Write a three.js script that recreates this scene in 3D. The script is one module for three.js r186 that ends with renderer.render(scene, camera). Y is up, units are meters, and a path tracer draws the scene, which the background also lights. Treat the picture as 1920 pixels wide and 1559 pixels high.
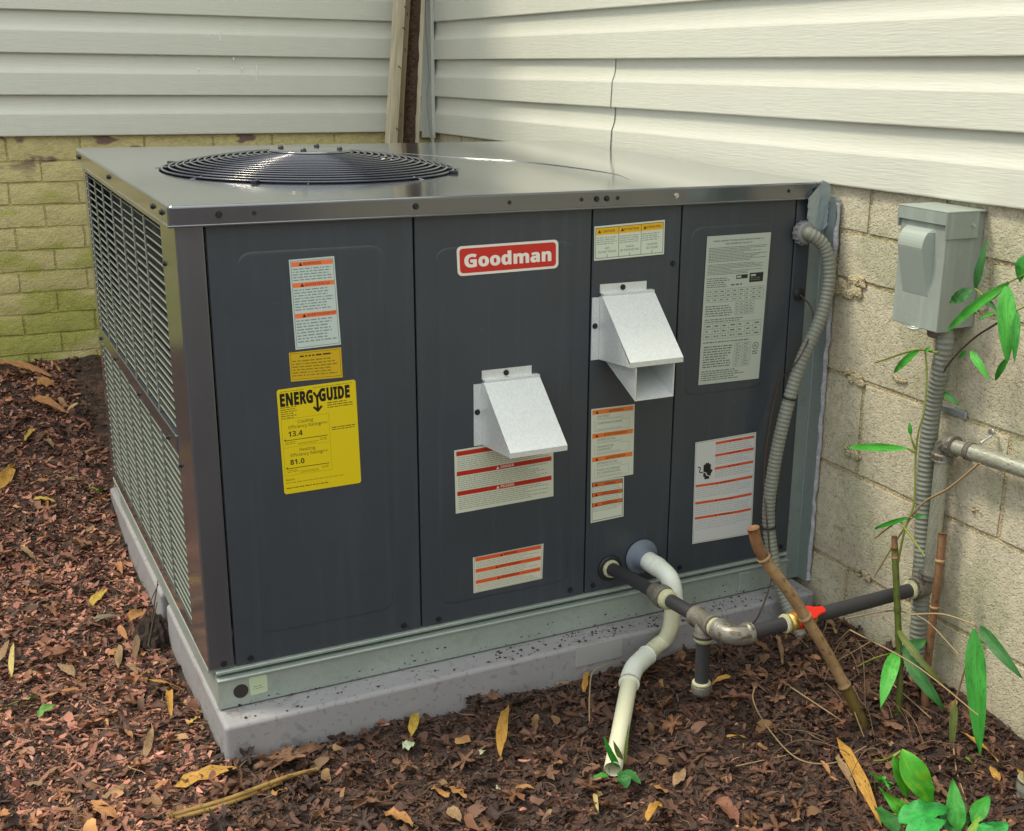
import * as THREE from 'three';
import { mergeGeometries } from 'three/addons/utils/BufferGeometryUtils.js';
import { RoundedBoxGeometry } from 'three/addons/geometries/RoundedBoxGeometry.js';

// ---------------------------------------------------------------- camera, sky, sun, exposure
const scene = new THREE.Scene();
const camera = new THREE.PerspectiveCamera(37.5438, 1920 / 1559, 0.05, 200);
camera.position.set(-0.3599, 1.2446, 2.0559);
camera.rotation.order = 'YXZ';
camera.rotation.set(-0.2979, -0.503, 0.0226);
camera.setViewOffset(1920, 1559, -145.4, -19.3, 1920, 1559);
camera.updateProjectionMatrix();

const renderer = new THREE.WebGLRenderer({ antialias: true });
renderer.setSize(1024, 831);
renderer.toneMapping = THREE.LinearToneMapping;
renderer.toneMappingExposure = 1.66;
renderer.shadowMap.enabled = true;
renderer.shadowMap.type = THREE.PCFSoftShadowMap;

// overcast sky: brighter overhead than at the horizon
{
  const w = 128, h = 64, d = new Float32Array(w * h * 4);
  for (let j = 0; j < h; j++) for (let i = 0; i < w; i++) {
    const el = Math.max(0, Math.sin((j / (h - 1) - 0.5) * Math.PI));
    const c = 1.28 * (1 + 1.5 * el) / 2.5, k = (j * w + i) * 4;
    d[k] = c * 0.97; d[k + 1] = c * 1.0; d[k + 2] = c * 0.98; d[k + 3] = 1;
  }
  const t = new THREE.DataTexture(d, w, h, THREE.RGBAFormat, THREE.FloatType);
  t.mapping = THREE.EquirectangularReflectionMapping;
  t.magFilter = t.minFilter = THREE.LinearFilter;
  t.needsUpdate = true;
  scene.background = t; scene.environment = t;
}
const sun = new THREE.DirectionalLight(new THREE.Color(1, 0.89, 0.71), 1.7);
sun.position.set(-2.5, 5.4, -1.7);
sun.target.position.set(0.3, 0.2, -0.1);
sun.castShadow = true;
sun.shadow.radius = 20;
sun.shadow.mapSize.set(2048, 2048);
Object.assign(sun.shadow.camera, { left: -4, right: 4, top: 4, bottom: -4, near: 0.1, far: 20 });
scene.add(sun, sun.target);

// ---------------------------------------------------------------- helpers
function rng(seed) { let a = seed >>> 0; return () => { a = (a + 0x6D2B79F5) | 0; let t = Math.imul(a ^ (a >>> 15), 1 | a); t = (t + Math.imul(t ^ (t >>> 7), 61 | t)) ^ t; return ((t ^ (t >>> 14)) >>> 0) / 4294967296; }; }
const V = (x, y, z) => new THREE.Vector3(x, y, z);
const ss = (a, b, x) => { const t = Math.min(1, Math.max(0, (x - a) / (b - a))); return t * t * (3 - 2 * t); };
const lerp = (a, b, t) => a + (b - a) * t;
function h2(x, y, s = 0) { let n = Math.imul(x | 0, 374761393) + Math.imul(y | 0, 668265263) + Math.imul(s | 0, 974634541); n = Math.imul(n ^ (n >>> 13), 1274126177); return ((n ^ (n >>> 16)) >>> 0) / 4294967296; }
function vn(x, y, px = 0, py = 0, s = 0) {           // value noise, tiling when a period is given
  const xi = Math.floor(x), yi = Math.floor(y), fx = x - xi, fy = y - yi;
  const w = (i, p) => p ? ((i % p) + p) % p : i;
  const u = fx * fx * (3 - 2 * fx), v = fy * fy * (3 - 2 * fy);
  return lerp(lerp(h2(w(xi, px), w(yi, py), s), h2(w(xi + 1, px), w(yi, py), s), u), lerp(h2(w(xi, px), w(yi + 1, py), s), h2(w(xi + 1, px), w(yi + 1, py), s), u), v);
}
function fbm(u, v, f, o = 4, s = 0, tile = true) { let a = 0, k = 0.5, t = 0; for (let i = 0; i < o; i++) { a += k * vn(u * f, v * f, tile ? f : 0, tile ? f : 0, s + i); t += k; k *= 0.5; f *= 2; } return a / t; }
function tex(w, h, fn, srgb, sx = 1, sy = sx) {        // sx, sy: metres covered by one repeat
  const d = new Uint8Array(w * h * 4);
  for (let j = 0; j < h; j++) for (let i = 0; i < w; i++) {
    const c = fn(i / w, j / h), k = (j * w + i) * 4;
    if (typeof c === 'number') d[k] = d[k + 1] = d[k + 2] = 255 * Math.min(1, Math.max(0, c));
    else for (let q = 0; q < 3; q++) { let x = Math.min(1, Math.max(0, c[q])); if (srgb) x = x <= 0.0031308 ? 12.92 * x : 1.055 * x ** (1 / 2.4) - 0.055; d[k + q] = 255 * x; }
    d[k + 3] = 255;
  }
  const t = new THREE.DataTexture(d, w, h, THREE.RGBAFormat);
  t.wrapS = t.wrapT = THREE.RepeatWrapping; t.magFilter = THREE.LinearFilter; t.minFilter = THREE.LinearMipmapLinearFilter; t.generateMipmaps = true;
  if (srgb) t.colorSpace = THREE.SRGBColorSpace;
  t.repeat.set(1 / sx, 1 / sy); t.needsUpdate = true;
  return t;
}
function muv(g) {                                     // uv in metres, from the dominant direction of each face
  g = g.index ? g.toNonIndexed() : g;
  const p = g.attributes.position, n = p.count, uv = new Float32Array(n * 2);
  const a = V(), b = V(), c = V();
  for (let i = 0; i < n; i += 3) {
    a.fromBufferAttribute(p, i); b.fromBufferAttribute(p, i + 1); c.fromBufferAttribute(p, i + 2);
    const q = b.clone().sub(a).cross(c.clone().sub(a)); const ax = Math.abs(q.x), ay = Math.abs(q.y), az = Math.abs(q.z);
    [a, b, c].forEach((v, k) => { let s, t; if (ax >= ay && ax >= az) { s = v.z; t = v.y; } else if (ay >= az) { s = v.x; t = v.z; } else { s = v.x; t = v.y; } uv[(i + k) * 2] = s; uv[(i + k) * 2 + 1] = t; });
  }
  g.setAttribute('uv', new THREE.BufferAttribute(uv, 2));
  return g;
}
const clean = g => { g = g.index ? g.toNonIndexed() : g; for (const k of Object.keys(g.attributes)) if (!['position', 'normal', 'uv'].includes(k)) g.deleteAttribute(k); g.morphAttributes = {}; return g; };
const merge = L => mergeGeometries(L.map(clean));
// box between two corners; r > 0 rounds the edges
function bx(x0, x1, y0, y1, z0, z1, r = 0) {
  const w = x1 - x0, h = y1 - y0, d = z1 - z0;
  const g = r ? new RoundedBoxGeometry(w, h, d, 2, Math.min(r, w / 2.01, h / 2.01, d / 2.01)) : new THREE.BoxGeometry(w, h, d);
  g.translate((x0 + x1) / 2, (y0 + y1) / 2, (z0 + z1) / 2);
  return muv(g);
}
function fromArr(pos, idx, uv) { const g = new THREE.BufferGeometry(); g.setAttribute('position', new THREE.Float32BufferAttribute(pos, 3)); if (uv) g.setAttribute('uv', new THREE.Float32BufferAttribute(uv, 2)); g.setIndex(idx); g.computeVertexNormals(); return g; }
const prm = pts => new THREE.CatmullRomCurve3(pts.map(p => Array.isArray(p) ? V(...p) : p), false, 'centripetal');
// swept tube, radius r(t) with t in 0..1 (or a number), closed ends; uv in metres
function sweep(curve, r, n = 24, m = 10, wob = 0, seed = 1) {
  if (Array.isArray(curve)) curve = prm(curve);
  const len = curve.getLength(), f = curve.computeFrenetFrames(n, false), pos = [], uv = [], idx = [], rf = typeof r === 'function' ? r : () => r;
  for (let i = 0; i <= n; i++) {
    const t = i / n, c = curve.getPointAt(t), R = rf(t);
    for (let j = 0; j <= m; j++) { const a = j / m * Math.PI * 2, q = R * (1 + wob * (vn(i * 0.7, (j % m) * 1.3, 0, 0, seed) - 0.5)), N = f.normals[i], B = f.binormals[i];
      pos.push(c.x + q * (N.x * Math.cos(a) + B.x * Math.sin(a)), c.y + q * (N.y * Math.cos(a) + B.y * Math.sin(a)), c.z + q * (N.z * Math.cos(a) + B.z * Math.sin(a))); uv.push(a / (Math.PI * 2) * 6.28 * R, t * len); }
  }
  for (let i = 0; i < n; i++) for (let j = 0; j < m; j++) { const a = i * (m + 1) + j, b = a + m + 1; idx.push(a, b, a + 1, b, b + 1, a + 1); }
  for (const e of [0, n]) { const c = curve.getPointAt(e / n), k = pos.length / 3; pos.push(c.x, c.y, c.z); uv.push(0, e / n * len); for (let j = 0; j < m; j++) { const a = e * (m + 1) + j; e ? idx.push(k, a, a + 1) : idx.push(k, a + 1, a); } }
  return fromArr(pos, idx, uv);
}
const rod = (a, b, r, m = 12) => { const A = V(...a), B = V(...b), g = new THREE.CylinderGeometry(r, r, A.distanceTo(B), m); g.applyQuaternion(new THREE.Quaternion().setFromUnitVectors(V(0, 1, 0), B.clone().sub(A).normalize())); g.translate((A.x + B.x) / 2, (A.y + B.y) / 2, (A.z + B.z) / 2); return g; };
// lathe profile [[radius, along]] set from a along direction d
function turned(prof, a, d, m = 20) { const g = new THREE.LatheGeometry(prof.map(p => new THREE.Vector2(Math.max(p[0], 1e-4), p[1])), m); g.applyQuaternion(new THREE.Quaternion().setFromUnitVectors(V(0, 1, 0), V(...d).normalize())); g.translate(...a); return g; }
const taken = {};
function numbered(n) { const k = taken[n] = (taken[n] ?? -1) + 1; return k ? n + '_' + String(k).padStart(3, '0') : n; }
function thing(name, label, category, group, pos) {
  const o = new THREE.Group(); o.name = numbered(name); o.userData = { label, category }; if (group) o.userData.group = group;
  if (pos) o.position.set(...pos); scene.add(o); return o;
}
function part(name, geo, mat, parent, label) {
  const m = new THREE.Mesh(geo, mat); m.name = name; m.castShadow = m.receiveShadow = true; if (label) m.userData.label = label; parent.add(m); return m;
}
function single(name, geo, mat, label, category, group) { const m = part(numbered(name), geo, mat, scene); m.userData = { label, category }; if (group) m.userData.group = group; return m; }
const M = (c, o = {}) => { const { bs, ...q } = o; const m = new THREE.MeshPhysicalMaterial({ roughness: 0.6, side: THREE.DoubleSide, ...q }); if (c) m.color.setRGB(...c); if (bs) m.bumpScale = bs; return m; };
const KZ = [-30, -2.4, -1.9, -1.5, -1.3, -1.05, -0.4, 0.05, 60], KY = [0.24, 0.24, 0.165, 0.085, 0.05, 0, -0.02, 0, 0];
function gbase(x, z) { let y = 0; for (let i = 0; i < KZ.length - 1; i++) if (z >= KZ[i] && z < KZ[i + 1]) { y = lerp(KY[i], KY[i + 1], (z - KZ[i]) / (KZ[i + 1] - KZ[i])); break; } return y + 0.035 * ss(0.95, 1.32, x) * ss(0, 0.12, z) * (1 - ss(0.6, 1.2, z)); }
const gy = (x, z) => gbase(x, z) + 0.022 * (vn(x * 9 + 50, z * 9 + 50, 0, 0, 3) - 0.5) + 0.012 * (vn(x * 31 + 50, z * 31 + 50, 0, 0, 4) - 0.5);

// measured positions, metres
const LEAVES=[[-0.327,-0.526,-0.302,-0.626,0.013,'t'],[-0.310,-0.457,-0.293,-0.606,0.011,'y'],[-0.322,-0.432,-0.253,-0.444,0.010,'o'],[-0.341,-0.319,-0.268,-0.351,0.017,'v'],[-0.263,-0.319,-0.191,-0.336,0.014,'o'],[-0.278,-0.264,-0.235,-0.296,0.017,'n'],[-0.132,-0.717,-0.078,-0.787,0.019,'l'],[-0.136,-0.630,-0.065,-0.619,0.026,'g'],[-0.061,-0.601,-0.022,-0.633,0.026,'O'],[-0.083,-0.597,-0.075,-0.519,0.013,'o'],[-0.072,-0.432,-0.034,-0.575,0.015,'b'],[-0.089,-0.432,-0.081,-0.350,0.014,'t'],[-0.093,-0.311,-0.006,-0.225,0.012,'G'],[-0.036,-0.257,-0.056,-0.123,0.012,'G'],[-0.142,-0.132,-0.132,-0.080,0.010,'o'],[-0.121,-0.021,-0.092,-0.108,0.013,'t'],[-0.093,0.093,0.018,0.115,0.025,'G'],[-0.122,0.083,-0.088,0.068,0.012,'o'],[-0.227,0.097,-0.191,0.183,0.022,'o'],[-0.363,0.038,-0.344,0.069,0.014,'o'],[-0.209,0.096,-0.158,0.055,0.014,'t'],[-0.032,-0.089,-0.004,-0.109,0.013,'l'],[-0.317,-0.031,-0.292,-0.017,0.019,'t'],[-0.119,-0.483,-0.096,-0.498,0.020,'O'],[-0.093,-0.510,-0.109,-0.423,0.015,'t'],[-0.245,-0.529,-0.174,-0.506,0.025,'r'],[-0.218,-0.492,-0.193,-0.433,0.022,'t'],[-0.277,-0.403,-0.251,-0.312,0.012,'r'],[0.326,0.144,0.364,0.072,0.017,'l'],[0.302,0.172,0.326,0.164,0.019,'m'],[0.448,0.278,0.538,0.124,0.019,'G'],[0.063,0.124,0.166,0.104,0.051,'P'],[0.167,0.302,0.241,0.300,0.033,'P'],[0.304,0.314,0.317,0.356,0.021,'O'],[0.326,0.320,0.343,0.372,0.019,'O'],[0.204,0.345,0.237,0.395,0.021,'O'],[0.304,0.387,0.309,0.428,0.019,'t'],[0.284,0.202,0.299,0.257,0.030,'P'],[0.369,0.277,0.410,0.250,0.025,'P'],[0.504,0.032,0.526,0.114,0.044,'P'],[0.049,0.213,0.078,0.210,0.018,'O'],[0.415,0.262,0.430,0.254,0.009,'m'],[0.400,0.366,0.411,0.361,0.009,'m'],[0.486,0.360,0.530,0.378,0.025,'P'],[0.701,0.131,0.744,0.066,0.013,'G'],[0.945,0.227,0.991,0.238,0.012,'G'],[0.586,0.571,0.637,0.534,0.021,'G'],[0.652,0.471,0.677,0.505,0.010,'O'],[0.548,0.454,0.524,0.511,0.007,'y'],[0.724,0.569,0.722,0.639,0.029,'r'],[0.860,0.399,0.902,0.409,0.006,'G'],[0.660,0.080,0.689,0.094,0.013,'t'],[1.009,0.231,1.061,0.243,0.034,'P'],[0.688,0.492,0.730,0.463,0.018,'t'],[0.781,0.109,0.789,0.133,0.013,'r'],[0.928,0.144,0.945,0.178,0.020,'P'],[0.957,0.437,0.968,0.389,0.021,'P'],[1.050,0.306,1.086,0.305,0.025,'P'],[1.010,0.331,1.038,0.354,0.024,'P'],[1.167,0.261,1.176,0.286,0.012,'o'],[1.256,0.454,1.261,0.535,0.039,'P'],[1.034,0.514,0.938,0.751,0.020,'G'],[0.993,0.560,0.959,0.661,0.012,'t'],[1.229,0.619,1.218,0.733,0.011,'G'],[1.205,0.730,1.184,0.771,0.014,'G'],[1.083,0.709,1.086,0.753,0.022,'P'],[0.960,0.557,0.951,0.598,0.008,'o'],[1.170,0.142,1.116,0.236,0.012,'t'],[1.302,0.124,1.275,0.217,0.015,'t'],[1.136,0.511,1.133,0.582,0.037,'P'],[1.315,0.383,1.342,0.409,0.016,'o'],[1.088,0.555,1.103,0.586,0.017,'t'],[1.240,0.760,1.210,0.800,0.010,'G'],[1.156,0.207,1.208,0.193,0.021,'P'],[1.013,0.254,1.025,0.310,0.022,'P'],[-0.259,-1.420,-0.212,-1.544,0.029,'G'],[-0.199,-1.393,-0.137,-1.407,0.022,'o'],[-0.128,-1.920,-0.042,-1.784,0.025,'o'],[-0.172,-1.656,-0.140,-1.714,0.020,'l'],[-0.120,-1.652,-0.104,-1.583,0.015,'t'],[-0.024,-1.762,0.011,-1.711,0.017,'r'],[-0.103,-1.406,-0.051,-1.400,0.010,'t'],[-0.186,-1.338,-0.133,-1.313,0.013,'l'],[-0.168,-1.203,-0.130,-1.200,0.011,'t'],[-0.041,-1.268,-0.006,-1.275,0.015,'O'],[-0.033,-2.220,-0.019,-2.147,0.011,'G'],[-0.191,-2.221,-0.045,-2.099,0.023,'o'],[-0.168,-2.120,-0.096,-2.145,0.030,'O'],[-0.095,-2.077,-0.047,-2.029,0.033,'O'],[-0.034,-0.950,-0.031,-0.893,0.014,'o'],[-0.184,-1.787,-0.138,-1.810,0.016,'r'],[-0.230,-1.602,-0.180,-1.620,0.015,'r'],[-0.026,-1.545,0.013,-1.567,0.013,'t'],[-0.159,-1.043,-0.121,-0.943,0.013,'r'],[-0.239,-1.095,-0.209,-1.025,0.015,'t']];

const PA=[[1.190,0.897,0.648,1.200,0.783,0.510,0.016,'b'],[1.190,0.892,0.644,1.180,0.767,0.675,0.028,'b'],[1.190,0.854,0.673,1.180,0.772,0.689,0.013,'g'],[1.200,0.771,0.655,1.210,0.723,0.626,0.011,'g'],[1.200,0.943,0.663,1.200,0.899,0.661,0.020,'g'],[1.280,0.853,0.491,1.300,0.943,0.487,0.014,'d'],[1.250,0.856,0.515,1.235,0.828,0.477,0.022,'d'],[1.220,0.838,0.604,1.240,0.810,0.544,0.006,'b'],[1.240,0.849,0.555,1.220,0.838,0.604,0.009,'d'],[1.280,0.740,0.497,1.280,0.697,0.551,0.014,'b'],[1.290,0.735,0.478,1.290,0.718,0.462,0.008,'g']];
const PAS=[[[1.200,0.941,0.706],[1.200,0.913,0.668],[1.190,0.897,0.646]],[[1.200,0.862,0.677],[1.190,0.853,0.669],[1.200,0.771,0.655]],[[1.260,0.816,0.580],[1.280,0.758,0.494],[1.290,0.692,0.432],[1.300,0.607,0.386]],[[1.190,0.897,0.646],[1.220,0.857,0.588],[1.280,0.853,0.491]]];
const PB=[[1.270,0.717,0.378,1.280,0.651,0.305,0.014,'b'],[1.265,0.720,0.400,1.260,0.731,0.422,0.008,'b'],[1.240,0.533,0.406,1.260,0.475,0.215,0.015,'b'],[1.240,0.562,0.411,1.240,0.586,0.404,0.008,'g'],[1.240,0.403,0.433,1.260,0.330,0.313,0.009,'g'],[1.240,0.405,0.440,1.240,0.421,0.477,0.006,'g'],[1.300,0.641,0.424,1.300,0.627,0.466,0.013,'d']];
const PBS=[[[1.240,0.294,0.411],[1.240,0.377,0.422],[1.250,0.421,0.427],[1.255,0.524,0.414],[1.255,0.570,0.415],[1.260,0.604,0.418],[1.268,0.678,0.407],[1.265,0.720,0.400]],[[1.262,0.725,0.437],[1.270,0.717,0.378],[1.290,0.657,0.238]],[[1.255,0.524,0.414],[1.240,0.533,0.406]],[[1.250,0.531,0.419],[1.240,0.553,0.415],[1.240,0.562,0.411]],[[1.240,0.403,0.433],[1.250,0.373,0.385],[1.260,0.313,0.319]],[[1.240,0.384,0.408],[1.240,0.340,0.481]],[[1.270,0.547,0.559],[1.260,0.482,0.503],[1.255,0.432,0.445],[1.250,0.357,0.402],[1.240,0.247,0.351]]];
const PC=[[1.200,0.145,0.475,1.120,0.071,0.529,0.028,'b'],[1.200,0.152,0.486,1.250,0.171,0.500,0.024,'d'],[1.200,0.153,0.493,1.220,0.073,0.599,0.024,'d'],[1.200,0.193,0.468,1.220,0.121,0.592,0.013,'o'],[1.220,0.263,0.639,1.200,0.045,0.707,0.035,'g'],[1.220,0.274,0.652,1.220,0.221,0.761,0.022,'d'],[1.220,0.106,0.616,1.200,0.012,0.639,0.014,'o']];
const PCS=[[[1.200,0.236,0.502],[1.210,0.265,0.573],[1.220,0.272,0.641]],[[1.220,0.186,0.631],[1.220,0.106,0.616]],[[1.200,0.145,0.475],[1.190,0.110,0.426],[1.180,0.080,0.394]]];
const CUT=[[[1.200,0.349,0.441],[1.200,0.316,0.447],[1.200,0.234,0.464],[1.200,0.145,0.481],[1.190,0.084,0.503]]];
const CANE2=[[[1.270,0.385,0.490],[1.260,0.304,0.501],[1.260,0.214,0.500],[1.250,0.107,0.509],[1.240,0.035,0.523]]];
const CANE=[[[0.862,0.448,0.440],[0.876,0.405,0.445],[0.953,0.296,0.460],[1.054,0.137,0.475],[1.107,0.014,0.504]]];
const PD=[[0.945,0.160,0.766,0.998,0.060,0.797,0.040,'s'],[0.935,0.150,0.761,0.973,0.060,0.766,0.021,'s'],[0.928,0.050,0.794,1.015,0.060,0.819,0.042,'m'],[0.905,0.050,0.838,0.988,0.060,0.840,0.037,'m'],[0.922,0.030,0.800,0.940,0.030,0.723,0.029,'d'],[1.033,0.050,0.852,1.093,0.070,0.830,0.025,'g'],[0.986,0.050,0.886,1.017,0.090,0.882,0.012,'y'],[1.001,0.030,0.815,1.062,0.030,0.826,0.039,'d'],[1.074,0.030,0.768,1.058,0.030,0.819,0.022,'d'],[1.038,0.040,0.881,1.041,0.050,0.859,0.029,'m']];
const PDS=[[[0.945,0.160,0.766],[0.974,0.100,0.703],[1.001,0.060,0.650]],[[0.949,0.030,0.781],[0.944,0.010,0.795]],[[0.935,0.150,0.761],[0.945,0.160,0.766]]];
const PE=[[0.619,0.020,0.414,0.589,0.090,0.408,0.012,'g'],[0.629,0.030,0.408,0.614,0.070,0.400,0.010,'o'],[0.633,0.020,0.411,0.650,0.090,0.393,0.006,'o'],[0.609,0.020,0.428,0.629,0.020,0.475,0.029,'d'],[0.582,0.030,0.441,0.553,0.030,0.435,0.012,'g'],[0.603,0.030,0.451,0.598,0.020,0.477,0.025,'d']];
const STRAW=[[[1.150,0.166,0.393],[1.150,0.176,0.580],[1.160,0.149,0.726]],[[1.150,0.166,0.393],[1.242,0.031,0.248]],[[0.662,0.000,0.225],[0.690,0.030,0.173],[0.720,0.050,0.132],[0.762,0.050,0.118],[0.809,0.030,0.107]],[[0.997,0.030,0.301],[0.969,0.030,0.334],[0.930,0.030,0.436],[0.927,0.020,0.539],[0.972,0.020,0.574],[1.055,0.030,0.570]],[[0.789,0.000,0.487],[0.960,0.000,0.498]],[[1.200,0.148,0.321],[1.210,0.221,0.455],[1.220,0.228,0.512],[1.200,0.211,0.632]],[[1.180,0.156,0.432],[1.187,0.025,0.309]],[[1.134,0.080,0.385],[1.085,0.060,0.494],[1.081,0.020,0.534]],[[1.072,0.020,0.317],[1.071,0.030,0.452],[1.086,0.011,0.467]],[[1.220,0.060,0.446],[1.214,0.020,0.569]],[[1.187,0.030,0.656],[1.142,0.030,0.711],[1.113,0.012,0.765]]];
const BSTICK=[[[-0.119,0.000,0.209],[-0.029,0.000,0.203],[0.107,0.000,0.172],[0.168,0.000,0.162]]];
const COND=[[[1.264,0.890,0.030],[1.297,0.863,0.045],[1.309,0.799,0.055],[1.293,0.721,0.060],[1.247,0.621,0.060],[1.218,0.505,0.055],[1.202,0.385,0.050],[1.197,0.274,0.050],[1.203,0.180,0.070],[1.216,0.100,0.100],[1.223,0.029,0.162]]];
const WIRE=[[[1.275,0.755,0.005],[1.294,0.730,0.020],[1.283,0.696,0.045],[1.227,0.639,0.080],[1.225,0.567,0.020],[1.204,0.449,0.020],[1.194,0.355,0.030],[1.179,0.289,0.065],[1.188,0.220,0.070],[1.178,0.152,0.100],[1.137,0.086,0.120],[1.090,0.089,0.160]]];
const COND2=[[[1.290,0.748,0.415],[1.290,0.699,0.414],[1.300,0.608,0.393],[1.305,0.477,0.389],[1.305,0.346,0.399],[1.300,0.239,0.416],[1.295,0.139,0.426]]];

// ---------------------------------------------------------------- materials
const speck = tex(512, 512, (u, v) => 0.5 * fbm(u, v, 64, 3, 7) + 0.5 * fbm(u, v, 16, 3, 8), false, 0.25);
const grainB = tex(512, 512, (u, v) => { const w = v + 0.02 * fbm(u, v, 4, 3, 31); return 0.5 * vn(u * 9, w * 110, 9, 110, 21) + 0.5 * vn(u * 22, w * 240, 22, 240, 22); }, false, 0.5, 0.4);
const vinyl = M([0.645, 0.66, 0.575], { roughness: 0.48, bumpMap: grainB, bs: 0.00042 });
vinyl.map = tex(512, 512, (u, v) => { const k = 0.97 + 0.05 * (fbm(u, v, 4, 4, 41) - 0.5) + 0.04 * (fbm(u, v, 48, 2, 44) - 0.5); return [k, k, k * 0.995]; }, true, 1.3);
const trimV = M([0.57, 0.60, 0.55], { roughness: 0.45 });
// painted brick of the rear wall: dull ochre paint, green algae low down where the photograph shows it (mapped in wall metres)
const brickMap = tex(2048, 1024, (u, v) => {
  const x = u * 2.4 - 1.0, y = v * 1.1;                          // metres
  const g = fbm(u, v, 160, 2, 51, false), b = fbm(u, v, 18, 4, 52, false), p = fbm(u, v, 340, 1, 53, false);
  let c = [0.57 + 0.10 * (b - 0.5), 0.50 + 0.09 * (b - 0.5), 0.235 + 0.05 * (b - 0.5)];
  const red = ss(0.60, 0.72, fbm(u, v, 26, 4, 54, false)) * ss(0.80, 0.88, y);
  c = [lerp(c[0], 0.22, red), lerp(c[1], 0.15, red), lerp(c[2], 0.12, red)];
  const reach = 0.66 - 0.16 * ss(0.35, 0.65, y) - 0.08 * ss(0.0, 0.4, Math.abs(x + 0.12)) - 0.3 * ss(0.70, 0.8, y);
  const moss = ss(1 - reach - 0.1, 1 - reach + 0.12, fbm(u, v, 14, 5, 55, false) + 0.12 * (g - 0.5));
  c = [lerp(c[0], 0.33, moss * 0.75), lerp(c[1], 0.35, moss * 0.75), lerp(c[2], 0.06, moss * 0.75)];
  const k = 0.82 + 0.36 * g - (p > 0.93 ? 0.3 : 0);
  return c.map(q => q * k);
}, true, 2.4, 1.1);
brickMap.offset.set(1.0 / 2.4, 0);
const roughB = tex(512, 512, (u, v) => 0.45 * fbm(u, v, 12, 3, 61) + 0.55 * fbm(u, v, 70, 3, 62), false, 0.22);
const brickM = M(null, { map: brickMap, roughness: 0.95, bumpMap: roughB, bs: 0.004 });
const mortarM = M(null, { map: brickMap, roughness: 1, bumpMap: roughB, bs: 0.005 }); mortarM.color.setRGB(0.82, 0.80, 0.78);
// painted concrete block of the side wall (u = z, v = y in metres)
const blockMap = tex(1024, 1024, (u, v) => {
  const b = fbm(u, v, 6, 5, 71), g = fbm(u, v, 130, 2, 72), p = fbm(u, v, 300, 2, 73), q = ss(0.56, 0.70, fbm(u, v, 9, 4, 74)), r = ss(0.60, 0.72, fbm(u, v, 7, 4, 75));
  let c = [0.55 + 0.07 * (b - 0.5), 0.51 + 0.07 * (b - 0.5), 0.375 + 0.07 * (b - 0.5)];
  c = [lerp(c[0], 0.38, 0.5 * q), lerp(c[1], 0.39, 0.5 * q), lerp(c[2], 0.24, 0.5 * q)];
  c = [lerp(c[0], 0.42, 0.4 * r), lerp(c[1], 0.36, 0.4 * r), lerp(c[2], 0.28, 0.4 * r)];
  const k = (0.84 + 0.30 * g) * (p > 0.72 ? 0.70 : 1);
  return c.map(x => x * k);
}, true, 1.2);
const stucco = tex(512, 512, (u, v) => { const a = fbm(u, v, 88, 3, 81), pit = ss(0.60, 0.72, fbm(u, v, 64, 2, 82)); return 0.25 + 0.6 * a - 0.6 * pit; }, false, 0.22);
const blockM = M(null, { map: blockMap, roughness: 0.95, bumpMap: stucco, bs: 0.0019 });
const jointM = M(null, { map: blockMap, roughness: 1, bumpMap: stucco, bs: 0.006 }); jointM.color.setRGB(1.0, 0.93, 0.80);
// equipment
const dust = tex(512, 512, (u, v) => { const a = fbm(u, v, 6, 5, 91), b = fbm(u, v, 90, 2, 92); const st = ss(0.62, 0.8, vn(u * 70, v * 3, 70, 3, 94)) * fbm(u, v, 5, 3, 96); const k = 0.80 + 0.22 * (a - 0.5) + 0.06 * (b - 0.5) + 0.16 * st + (fbm(u, v, 110, 1, 93) > 0.955 ? 0.25 : 0); return [k, k, k]; }, true, 0.7);
const peel = tex(256, 256, (u, v) => fbm(u, v, 40, 3, 95), false, 0.06);
const CAB = [0.050, 0.063, 0.080];                    // one slate paint for the whole cabinet
const paint = M(CAB, { roughness: 0.42, map: dust, bumpMap: peel, bs: 0.00005, clearcoat: 0.25, clearcoatRoughness: 0.32 });
const lidPaint = M(CAB, { roughness: 0.16, map: dust, clearcoat: 1, clearcoatRoughness: 0.10, ior: 2.2 });
const postPaint = M(CAB, { roughness: 0.26, map: dust, clearcoat: 1, clearcoatRoughness: 0.16, ior: 2.2 });
const grilleM = M([0.25, 0.28, 0.245], { roughness: 0.42, metalness: 0.25 });
const blackM = M([0.015, 0.016, 0.018], { roughness: 0.45 });
const coilM = M([0.045, 0.047, 0.045], { roughness: 0.6, metalness: 0.3 });
const spangle = tex(512, 512, (u, v) => { const s = 40; let best = 9, id = 0; const x = u * s, y = v * s; for (let i = -1; i < 2; i++) for (let j = -1; j < 2; j++) { const cx = Math.floor(x) + i, cy = Math.floor(y) + j, wx = ((cx % s) + s) % s, wy = ((cy % s) + s) % s, d = (cx + h2(wx, wy, 1) - x) ** 2 + (cy + h2(wx, wy, 2) - y) ** 2; if (d < best) { best = d; id = h2(wx, wy, 3); } } const k = 0.90 + 0.10 * (id - 0.5) + 0.10 * (fbm(u, v, 90, 2, 97) - 0.5); return [k, k, k]; }, true, 0.12);
const spangleR = tex(256, 256, (u, v) => 0.35 + 0.5 * fbm(u, v, 60, 2, 98), false, 0.08);
const galvHood = M([0.80, 0.84, 0.84], { roughness: 0.8, roughnessMap: spangleR, metalness: 0.4, map: spangle });
const weath = tex(512, 512, (u, v) => { const a = fbm(u, v, 5, 5, 101), s = ss(0.6, 0.75, fbm(u, v, 24, 4, 102)), b = fbm(u, v, 80, 2, 103); const k = 0.86 + 0.2 * (a - 0.5) + 0.1 * (b - 0.5); return [k * (1 - 0.08 * s), k * (1 - 0.07 * s), k * (1 - 0.10 * s)]; }, true, 0.4);
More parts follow.
